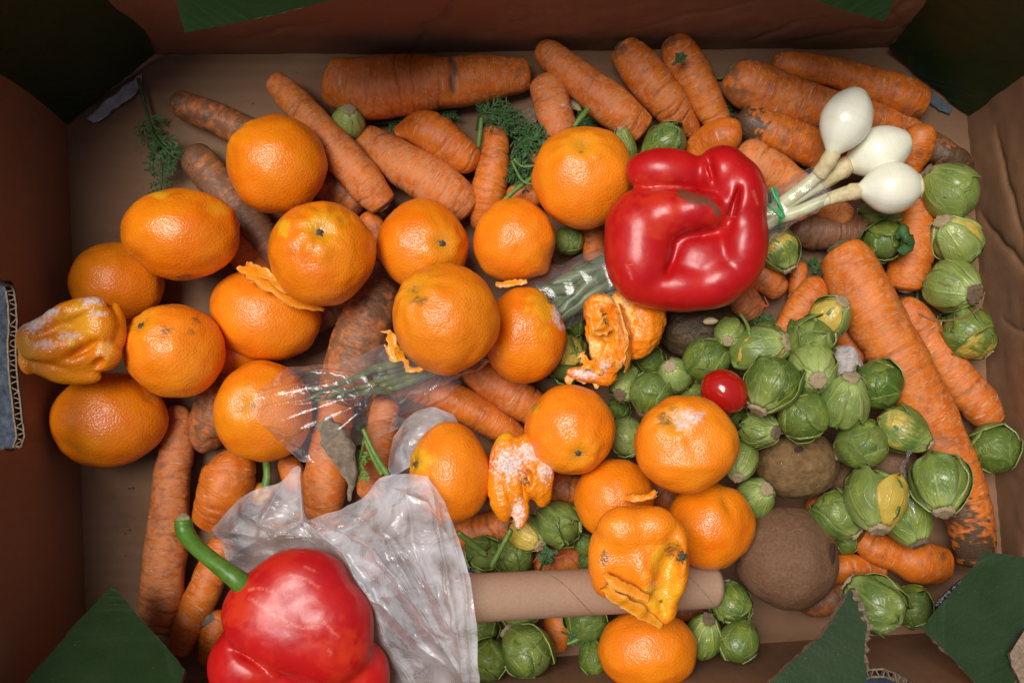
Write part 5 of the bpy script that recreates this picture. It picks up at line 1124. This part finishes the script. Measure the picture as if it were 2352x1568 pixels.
for i in range(16):
    o1, o2 = rnd.uniform(-46, 46), rnd.uniform(-52, 52); zz = .026 + rnd.uniform(0, .014)
    nx_, ny_ = .45, .89
    p = [(1700 + o1 * .3, 540 + o1 * .6, zz + .008, 12), (1560 + o1 * nx_, 600 + o1 * ny_, zz, 13), (1390 + o1 * nx_, 640 + o1 * ny_ * .9, zz, 15), (1270 + o2 * .4, 690 + o2 * .8, zz, 14), (1130 + o2 * .4, 760 + o2 * .7, zz, 13), (980 + o2 * .4, 830 + o2 * .45, zz + .006, 11), (880 + o2 * .3 + rnd.uniform(-30, 20), 868 + o2 * .6, zz + .012, 8)]
    if i % 4 == 0: p.append((760 + rnd.uniform(-60, 30), 900 + rnd.uniform(-14, 20), .060, 3))
    tube('green_leaf', p, M['onion_leaf'], on, m=8, n=50, flat=.5, lump=.001)
# green rubber band
C = []
for k in range(60):
    t_ = k / 59 * 6.283; C.append(np.array(P(1783 + 13 * math.cos(t_) * .5 + 6 * math.sin(t_), 475 + 44 * math.sin(t_), .047 + .013 * math.cos(t_))))
V, F, A, Lg = sweep(np.array(C), np.full(60, .00075), 8, cap=False); solid_in('rubber_band', V, F, M['band'], on)
C = [np.array(P(*p)) for p in ((1772, 430, .062), (1780, 452, .0625), (1795, 478, .062), (1800, 500, .059), (1786, 490, .060), (1770, 476, .060), (1762, 468, .057))]
C = catmull(C, 40); V, F, A, Lg = sweep(C, np.full(40, .0007), 8); solid_in('rubber_band', V, F, M['band'], on)

# ---------------------------------------------------------------- thin plastics
def sheet(name, net, mat, nu=150, nv=110, crumple=.0012, freq=55, seed=1, root=None, label=None, cat=None, folds=14, creases=(), ridge=.6):
    """net: rows of (u, v, z) control points, all rows equally long"""
    G = np.array([[P(*p)[:] for p in row] for row in net]); rr, cc = G.shape[:2]
    R1 = np.array([catmull(row, nu) for row in G])                     # rr, nu, 3
    t = np.linspace(0, rr - 1, nv); i0 = np.minimum(t.astype(int), rr - 2); f = (t - i0)[:, None, None]; f = f * f * (3 - 2 * f) * .4 + f * .6
    S = (R1[i0] * (1 - f) + R1[i0 + 1] * f)
    V = S.reshape(-1, 3); rs = np.random.RandomState(seed); h = np.zeros(len(V)); wq = V + .004 * np.stack([vnoise(V * 70, seed + k) for k in (5, 6, 7)], 1)
    for k in range(folds):
        d = rs.normal(size=2); d /= np.linalg.norm(d); fr = freq * rs.uniform(.6, 3.2); x = (wq[:, 0] * d[0] + wq[:, 1] * d[1]) * fr + rs.uniform(0, 9)
        h += (np.abs((x % 2) - 1) - .5) / (fr / freq) ** 1.1
    h /= folds ** .5
    h = h + ridge * (1 - np.abs(fbm(wq * freq * 1.4, seed, 3)) * 2)
    uu, vv = to_uv(V); nzz = 9 * vnoise(V * 60, seed + 61) + 3 * vnoise(V * 260, seed + 62)
    for (pts, wd, am) in creases:                    # sharp pulled creases along given lines: (points), width, height (m)
        best = np.full(len(V), 1e9); tt = np.zeros(len(V)); N_ = len(pts) - 1
        for i in range(N_):
            (x0, y0), (x1, y1) = pts[i], pts[i + 1]; ex, ey = x1 - x0, y1 - y0; L2 = ex * ex + ey * ey
            t_ = np.clip(((uu - x0) * ex + (vv - y0) * ey) / L2, 0, 1); d = np.hypot(uu - x0 - ex * t_, vv - y0 - ey * t_)
            tt = np.where(d < best, (i + t_) / N_, tt); best = np.minimum(best, d)
        best = np.abs(best + nzz * .5)
        h = h + am / crumple * np.exp(-best / wd) * (.35 + .65 * np.sin(math.pi * np.clip(tt, .04, .96)))
    U_, V_ = np.meshgrid(np.linspace(0, 1, nu), np.linspace(0, 1, nv))
    V = V + np.array([0, 0, 1.]) * (crumple * h)[:, None] + crumple * .5 * np.stack([vnoise(V * 160, seed + 20 + k) for k in range(3)], 1)
    F = [(j * nu + i, j * nu + i + 1, (j + 1) * nu + i + 1, (j + 1) * nu + i) for j in range(nv - 1) for i in range(nu - 1)]
    if root is not None: return solid_in(name, V, F, mat, root)
    o = solid(name, V, F, mat); tag(o, label, cat); return o
# sleeve round the stalks and leaves
def sleeve(pts, seed, name='film_sleeve'):
    q = [(*P(p[0], p[1], p[2]), PX(p[3], p[2])) for p in pts]; c = catmull(q, 170); rs = np.random.RandomState(seed)
    ph = rs.uniform(0, 6, 9)
    def disp(A, L):
        d = 0
        for k in range(8): d = d + (np.abs(((A * (k % 4 + 1) + L * 130 * (1 + .5 * k) * (1 if k % 2 else -1) + ph[k]) / math.pi % 2) - 1) - .5) * .055
        return d + .03 * fbm(np.stack([np.cos(A), np.sin(A), L * 120], -1).reshape(-1, 3) * 1.5, seed, 3).reshape(A.shape)
    V, F, A, Lg = sweep(c[:, :3], c[:, 3], 60, .62, disp, cap=False)
    return solid_in(name, V, F, M['clear'], on)
sleeve([(1890, 415, .052, 40), (1840, 450, .050, 50), (1790, 482, .048, 46), (1740, 515, .044, 54), (1600, 590, .036, 58), (1460, 625, .034, 66), (1340, 660, .033, 72), (1230, 710, .034, 70), (1100, 780, .034, 62), (980, 835, .040, 58), (890, 870, .048, 62)], 3)
film = sheet('plastic_film', [
  [(660, 842, .060), (740, 836, .064), (820, 822, .062), (880, 790, .056), (950, 800, .050), (1040, 850, .050)],
  [(585, 905, .066), (680, 880, .068), (780, 870, .066), (870, 850, .062), (960, 850, .056), (1050, 868, .052)],
  [(566, 940, .066), (660, 930, .070), (770, 920, .068), (870, 900, .064), (970, 885, .056), (1060, 880, .052)],
  [(600, 975, .066), (690, 985, .068), (780, 985, .064), (870, 965, .058), (960, 940, .054), (1040, 905, .050)],
  [(690, 1060, .056), (735, 1060, .060), (790, 1040, .056), (860, 1005, .050), (940, 975, .048), (1010, 930, .046)]],
  M['clear'], 220, 170, .0006, 34, 5, label='clear crinkled film spread over a mandarin and carrots', cat='plastic film', folds=10, ridge=.2, creases=[
   ([(560, 942), (700, 918), (870, 880)], 5, .0012), ([(600, 985), (740, 935), (860, 905)], 5, .0011), ([(650, 850), (760, 850), (850, 866)], 5, .0012), ([(585, 915), (720, 880), (820, 868)], 4, .0008),
   ([(640, 1010), (760, 960), (850, 920)], 5, .0012), ([(700, 1050), (790, 980), (850, 930)], 6, .0013), ([(790, 850), (822, 900), (838, 950), (858, 890), (900, 870)], 5, .0016), ([(830, 840), (850, 880), (905, 905), (960, 890)], 5, .0014),
   ([(775, 880), (800, 925), (850, 940)], 5, .0012), ([(900, 960), (980, 905), (1040, 860)], 6, .0012), ([(870, 930), (930, 960), (1000, 935)], 5, .001), ([(740, 900), (790, 890), (830, 905)], 4, .0011)])
bag = sheet('plastic_bag', [
  [(487, 1216, .050), (558, 1138, .054), (640, 1108, .056), (690, 1072, .054), (697, 1186, .062), (758, 1176, .072), (830, 1146, .076), (872, 1098, .078), (930, 1088, .080), (984, 1092, .080)],
  [(505, 1240, .056), (565, 1190, .062), (635, 1170, .064), (690, 1160, .064), (712, 1215, .070), (775, 1215, .080), (840, 1195, .084), (895, 1165, .086), (955, 1150, .088), (1022, 1155, .086)],
  [(520, 1290, .052), (580, 1245, .062), (645, 1225, .066), (705, 1235, .068), (750, 1265, .074), (805, 1270, .086), (860, 1270, .092), (920, 1255, .092), (985, 1245, .096), (1056, 1240, .098)],
  [(530, 1330, .044), (590, 1310, .050), (650, 1290, .054), (720, 1290, .060), (780, 1330, .070), (835, 1360, .082), (890, 1370, .094), (950, 1350, .098), (1010, 1340, .106), (1080, 1325, .108)],
  [(560, 1390, .036), (610, 1390, .040), (680, 1380, .044), (760, 1400, .050), (820, 1430, .062), (865, 1470, .074), (915, 1480, .082), (975, 1465, .090), (1030, 1450, .102), (1094, 1440, .108)],
  [(600, 1480, .030), (660, 1500, .034), (730, 1500, .036), (800, 1510, .044), (850, 1540, .054), (895, 1550, .062), (945, 1570, .070), (1000, 1570, .080), (1050, 1560, .092), (1100, 1550, .100)],
  [(660, 1600, .026), (720, 1620, .030), (780, 1620, .034), (840, 1620, .040), (880, 1630, .048), (920, 1640, .056), (965, 1650, .064), (1010, 1650, .074), (1060, 1650, .086), (1106, 1650, .094)]],
  M['bag'], 280, 280, .0009, 34, 8, label='milky white plastic bag crumpled between the pepper and the tube', cat='plastic bag', folds=9, ridge=.45, creases=[
   ([(490, 1216), (620, 1235), (700, 1192), (790, 1265), (862, 1400), (930, 1568)], 12, .0042), ([(725, 1185), (850, 1250), (950, 1380), (1064, 1560)], 9, .0040), ([(985, 1096), (1008, 1200), (1040, 1400), (1066, 1568)], 8, .0034),
   ([(860, 1180), (930, 1320), (1010, 1460)], 12, .0034), ([(760, 1240), (860, 1372), (1000, 1510)], 7, .0028), ([(650, 1110), (600, 1200), (700, 1240)], 7, .0026), ([(555, 1175), (640, 1226), (770, 1236)], 6, .0022),
   ([(830, 1390), (900, 1490), (965, 1590)], 7, .0026), ([(930, 1100), (950, 1240), (1030, 1440)], 9, .0026), ([(1030, 1180), (1066, 1330), (1086, 1560)], 7, .0024), ([(690, 1085), (700, 1200), (750, 1250)], 7, .0022),
   ([(870, 1110), (980, 1150), (1050, 1260)], 8, .0022), ([(800, 1180), (900, 1230), (1000, 1370)], 7, .0020), ([(900, 1400), (960, 1480), (1040, 1540)], 6, .0022), ([(620, 1150), (690, 1190), (720, 1260)], 6, .0018)])
bag2 = sheet('plastic_bag', [
  [(905, 1000, .034), (940, 955, .038), (990, 935, .038), (1040, 950, .034)],
  [(893, 1050, .040), (930, 1015, .044), (980, 990, .044), (1060, 985, .034)],
  [(890, 1100, .044), (930, 1080, .048), (985, 1050, .046), (1080, 1010, .034)]],
  M['bag'], 90, 80, .0008, 60, 9, label='piece of milky plastic showing left of the oval mandarin', cat='plastic bag', folds=12)
flapstrip = ribbon('black_film_strip', [(2150, 1395, .080, 8, 0), (2200, 1348, .082, 9, 10), (2250, 1303, .084, 7, 10)], M['black_film'], None, seed=3, rag=1.0); tag(flapstrip, 'shiny black film strip along the bottom right flap', 'plastic strip')
for i, (pts) in enumerate([[(2090, 1035, .060, 5, 0), (2078, 1070, .058, 7, 20), (2070, 1110, .056, 5, 0)], [(2075, 1120, .056, 4, 0), (2090, 1150, .056, 6, 20), (2105, 1190, .056, 4, 0)]]):
    r_ = ribbon('plastic_shred', pts, M['clear'], None, th=.0004, seed=30 + i, rag=2); tag(r_, ('thin shred of clear plastic above the bluish sprout', 'thin shred of clear plastic lying on the bluish sprout')[i], 'plastic shred')
df = ribbon('dark_film', [(1075, 1300, .020, 14, 0), (1120, 1306, .020, 16, 0), (1175, 1312, .022, 12, 0)], M['black_film'], None, seed=33, rag=1.5); tag(df, 'dark plastic piece in the gap behind the tube', 'plastic strip')

# ---------------------------------------------------------------- carrot greens and small bits
def frond(label, stem, n=9, blen=34, seed=1, mat='frond', w=5, zj=.003, cat='carrot leaf', name='carrot_leaf'):
    """stem: (u, v, z, radius px); feathery side leaves of narrow lobes"""
    q = [(*P(a[0], a[1], a[2]), PX(a[3], a[2])) for a in stem]; c = catmull(q, 60); rs = random.Random(seed)
    V, F, A, Lg = sweep(c[:, :3], c[:, 3], 7); V = list(V); F = list(F)
    def lobe(p, d, L, W):
        d = d / (np.linalg.norm(d) + 1e-9); sd_ = np.cross(d, [0, 0, 1.]); sd_ /= np.linalg.norm(sd_) + 1e-9; tw = rs.uniform(-.7, .7); s_ = sd_ * math.cos(tw) + np.array([0, 0, 1]) * math.sin(tw)
        b = len(V); bend = np.array([0, 0, rs.uniform(-.3, .2)]) * L
        for t_, w_ in ((0, .25), (.3, .9), (.65, 1.0), (.85, .6)):
            m_ = p + d * L * t_ + bend * t_ * t_; V.extend([m_ - s_ * W * w_, m_ + [0, 0, W * .35], m_ + s_ * W * w_])
        V.append(p + d * L + bend)
        for k in range(3):
            for e in (0, 1): a_ = b + k * 3 + e; F.append((a_, a_ + 1, a_ + 4, a_ + 3))
        F.append((b + 9, b + 10, b + 12)); F.append((b + 10, b + 11, b + 12))
    s = PX(1, stem[0][2])
    for i in range(n):
        t_ = .30 + .70 * (i + .5) / n; k = int(t_ * 59); p = c[k, :3]; T = c[min(59, k + 1), :3] - c[max(0, k - 1), :3]; T /= np.linalg.norm(T)
        for side in (-1, 1):
            ang = side * rs.uniform(.6, 1.15); T2 = np.array([T[0] * math.cos(ang) - T[1] * math.sin(ang), T[0] * math.sin(ang) + T[1] * math.cos(ang), rs.uniform(-.3, .5)])
            bl = blen * s * rs.uniform(.6, 1.15) * (1.15 - .6 * t_); e0 = p
            nl = 3
            for j in range(nl):
                pj = p + T2 * bl * (j + .6) / nl
                for sg in (-1, 1):
                    a2 = sg * rs.uniform(.5, .9); d = np.array([T2[0] * math.cos(a2) - T2[1] * math.sin(a2), T2[0] * math.sin(a2) + T2[1] * math.cos(a2), T2[2] + rs.uniform(-.2, .2)])
                    lobe(pj, d, bl * rs.uniform(.34, .60), w * s * rs.uniform(.30, .5))
            lobe(p + T2 * bl * .1, T2, bl * 1.1, w * s * .35)
    o = solid(name, np.array(V), F, M[mat]); tag(o, label, cat, 'bits of carrot greenery'); return o
frond('dark green carrot frond with a long stalk in the upper left corner', [(318, 180, .010, 4.5), (330, 230, .008, 4), (346, 290, .010, 4), (362, 340, .014, 3), (372, 390, .014, 2.5), (368, 445, .014, 2)], 10, 46, 1, w=6)
frond('second dark frond crossing the one in the upper left corner', [(346, 300, .012, 3), (372, 335, .018, 3), (400, 360, .018, 2.5), (430, 372, .016, 2)], 5, 36, 2, w=6)
for i, (lb, st, n_, bl) in enumerate([
 ('dense feathery greens left in the patch above the central mandarins', [(1100, 310, .012, 3), (1120, 280, .016, 3), (1165, 285, .018, 2.5), (1215, 300, .018, 2)], 9, 40),
 ('dense feathery greens in the middle of the patch above the central mandarins', [(1150, 300, .012, 3), (1190, 320, .018, 3), (1225, 335, .020, 2.5), (1255, 330, .018, 2)], 9, 42),
 ('feathery greens right of the flat cut carrot', [(1165, 340, .010, 3), (1185, 370, .014, 3), (1205, 400, .016, 2.5), (1215, 440, .014, 2)], 9, 38),
 ('feathery greens at the lower end of the patch left of the big mandarin', [(1240, 290, .010, 3), (1225, 330, .012, 3), (1200, 360, .014, 2.5), (1180, 385, .014, 2)], 8, 38),
 ('broad dark feathery leaf spreading at the top of the central green patch', [(1095, 300, .014, 3), (1105, 262, .020, 3), (1140, 262, .022, 2.5), (1180, 275, .020, 2)], 10, 44),
 ('broad dark feathery leaf at the right of the central green patch', [(1180, 300, .014, 3), (1205, 310, .022, 3), (1230, 322, .024, 2.5), (1262, 300, .022, 2)], 10, 44),
 ('drooping feathery leaf at the bottom of the central green patch', [(1190, 330, .014, 3), (1195, 370, .020, 3), (1190, 405, .020, 2.5), (1210, 430, .016, 2)], 9, 38),
 ('fern leaves under the big sliced carrot, left part', [(860, 285, .006, 3), (900, 280, .008, 3), (950, 275, .008, 2.5)], 7, 30),
 ('fern leaves under the big sliced carrot, right part', [(960, 272, .006, 3), (1000, 268, .008, 3), (1045, 262, .008, 2.5)], 7, 28),
 ('fern leaves between the narrow necked carrot and the big mandarin', [(1300, 300, .008, 3), (1330, 280, .012, 3), (1365, 270, .012, 2.5)], 7, 32),
 ('small fern sprig right of the carrot that carries a leaf', [(1640, 190, .004, 3), (1655, 220, .006, 3), (1668, 262, .006, 2.5)], 6, 24),
 ('dark greens beneath the onion stems and the black headed carrot', [(1700, 350, .006, 3), (1760, 375, .008, 3), (1830, 405, .008, 2.5), (1870, 385, .008, 2)], 9, 32),
 ('small fern tip by the sprout right of the folded pepper', [(1835, 588, .006, 2), (1855, 602, .007, 2), (1888, 622, .007, 1.5)], 4, 22),
 ('dark fern tip near the broken carrot', [(1725, 700, .018, 2), (1745, 725, .020, 2), (1770, 745, .020, 1.5)], 4, 26),
 ('fern tip by the tall sprouts below the bottom carrot end', [(1290, 1450, .036, 2.5), (1310, 1460, .040, 2), (1340, 1480, .040, 1.5)], 4, 20),
 ('dark greens between the left central mandarins', [(860, 500, .006, 2.5), (850, 530, .008, 2.5), (835, 480, .008, 2)], 6, 28)]):
    frond(lb, st, n_, bl, 10 + i, w=5.5)
frond('fern leaf resting on the carrot near the top wall', [(1545, 150, .0405, 3), (1556, 140, .0410, 3), (1572, 126, .0405, 2.5)], 4, 16, 40, w=9)
frond('bright green fern sprig beside the dry leaf', [(838, 1000, .050, 3), (830, 1040, .054, 3), (820, 1070, .056, 2.5), (828, 1100, .056, 2)], 7, 30, 41, 'frond_bright', w=5)
frond('fern leaf among red fibres behind the tube', [(1240, 1310, .034, 3), (1250, 1285, .038, 3), (1262, 1262, .038, 2)], 5, 28, 42, w=9)
for lb, p, mt in [
 ('long green stalk crossing down into the milky bag', [(834, 985, .060, 5), (860, 1040, .062, 6), (892, 1092, .066, 7)], 'stalk'),
 ('green stalk beside the long one above the bag', [(838, 1010, .058, 4), (856, 1050, .060, 5), (878, 1090, .064, 6)], 'stalk'),
 ('green stalk running up right from the dark gap behind the tube', [(1128, 1302, .048, 7), (1150, 1260, .050, 6), (1174, 1215, .052, 5)], 'stalk'),
 ('thick green stalk end pointing right out of the bag', [(1052, 1222, .062, 6), (1080, 1245, .056, 8), (1116, 1274, .050, 7)], 'stalk'),
 ('short green stalk above the narrow necked carrot and mandarin', [(1318, 292, .034, 6), (1335, 270, .034, 7), (1352, 250, .032, 6)], 'stalk'),
 ('green stalk lying between the flat cut carrot and central mandarins', [(1150, 468, .030, 5), (1180, 440, .030, 6), (1222, 408, .028, 5)], 'stalk'),
 ('thin pale stalk left of the flat cut carrot', [(1106, 270, .018, 5), (1102, 310, .018, 6), (1096, 350, .016, 5)], 'stalk'),
 ('thin curling stalk loop left of the big mandarin', [(1180, 365, .030, 2.5), (1200, 382, .032, 2.5), (1235, 380, .034, 2.5)], 'stalk'),
 ('thin curling stalk below the loop left of the big mandarin', [(1176, 372, .030, 2.5), (1200, 415, .034, 3), (1235, 425, .034, 2.5)], 'stalk'),
 ('green twig by the small pale sprout', [(1700, 720, .050, 3), (1716, 745, .054, 4), (1722, 770, .056, 5)], 'stalk'),
 ('short green stem piece on the floor by the top wall', [(1630, 181, .004, 4), (1660, 179, .004, 4)], 'stalk'),
 ('curved dark green stalk near the bottom mandarin', [(1360, 1440, .040, 5), (1330, 1465, .040, 6), (1302, 1478, .040, 4)], 'frond_bright'),
 ('green stem leaning on the right box corner behind the carrot', [(2108, 660, .010, 3), (2106, 700, .010, 4)], 'stalk')]:
    tag(tube('plant_stalk', p, M[mt], None, m=8), lb, 'stalk', 'loose green stalks')
fib = tube('brown_strand', [(2108, 720, .042, 2.2), (2150, 736, .044, 2.4), (2210, 730, .050, 2.4), (2250, 705, .054, 2.4), (2262, 670, .056, 2)], M['thread_brown'], None, m=6, n=50); tag(fib, 'thin curved brown strand crossing two sprouts by the right wall', 'strand')
for i, (lb, p) in enumerate([('red fibre below the folded pepper, longer one', [(1722, 650, .036, 1.6), (1740, 690, .036, 1.6), (1764, 702, .036, 1.4), (1755, 680, .036, 1.2)]), ('red fibre below the folded pepper, shorter one', [(1715, 670, .036, 1.4), (1735, 695, .036, 1.4), (1760, 704, .036, 1.2)]),
     ('red fibre loops on the carrot behind the tube', [(1225, 1290, .034, 1.3), (1250, 1262, .036, 1.3), (1275, 1280, .036, 1.3), (1300, 1275, .036, 1.3), (1325, 1295, .034, 1.3)])]):
    tag(tube('red_fibre', p, M['thread_red'], None, m=5, n=40), lb, 'fibre', 'red fibres')
dl = ribbon('dry_leaf', [(742, 965, .056, 20, 0), (770, 1010, .060, 32, 10), (795, 1060, .060, 26, -10), (808, 1110, .058, 10, 10), (800, 1150, .056, 4, 0)], M['dryleaf'], None, th=.0005, seed=9, rag=.9, cup=.35); tag(dl, 'dry grey brown leaf hanging beside the fern sprig', 'dry leaf')
ll = ribbon('loose_leaf', [(2060, 540, .046, 10, 0), (2078, 535, .048, 17, 20), (2090, 560, .046, 15, 20), (2068, 582, .044, 8, 0)], M['frond'], None, th=.0006, seed=19, rag=1.5, cup=.35); tag(ll, 'dark loose leaf curled on the sprout under the onions', 'leaf')
pb = flap('paper_scrap', [(1198, 262, .004), (1212, 246, .004), (1228, 250, .004), (1240, 262, .004), (1232, 282, .004), (1206, 288, .004)], box, th=.0006, amp=3, step=7, seed=21, mat='torn'); 
ob = empty('onion_bulb', P(590, 1130, .012)); tag(ob, 'small golden onion with green shoot half under the bag', 'onion')
D, F = ico(4); s = PX(1, .016); X = D * np.array([30, 26, 24]) * s * (1 + .03 * fbm(D * 2, 3, 2))[:, None] + np.array(P(596, 1134, .016)); solid_in('bulb', X, F, m_simple('golden_onion', (.55, .22, .03), (.72, .34, .06), 120, .3, .3), ob)
tube('shoot', [(612, 1060, .016, 9), (614, 1090, .018, 9), (610, 1118, .018, 11)], M['stalk'], ob, m=10)
gl = simple_fruit('ginger_piece', 'small knobbly pale brown root piece left of the bottom pepper', 'root', 486, 1425, 24, 26, .016, M['dryleaf'], 9, nz=.08, n=4)
fr_ = blob('onion_offcut', 'pale frilly onion offcut in the gap under the narrow necked carrot', 'onion', .012, [(1328, 240, 0, 22, 16, 14), (1316, 225, 4, 14, 12, 10)], M['onion_neck'], k=6, n=4, seed=40, noise_px=2)
rp = simple_fruit('garlic_root', 'pale ring shaped scrap on the rotten kiwi', 'food scrap', 1632, 737, 17, 9, .048, M['onion_neck'], 12, nz=.12, n=3)
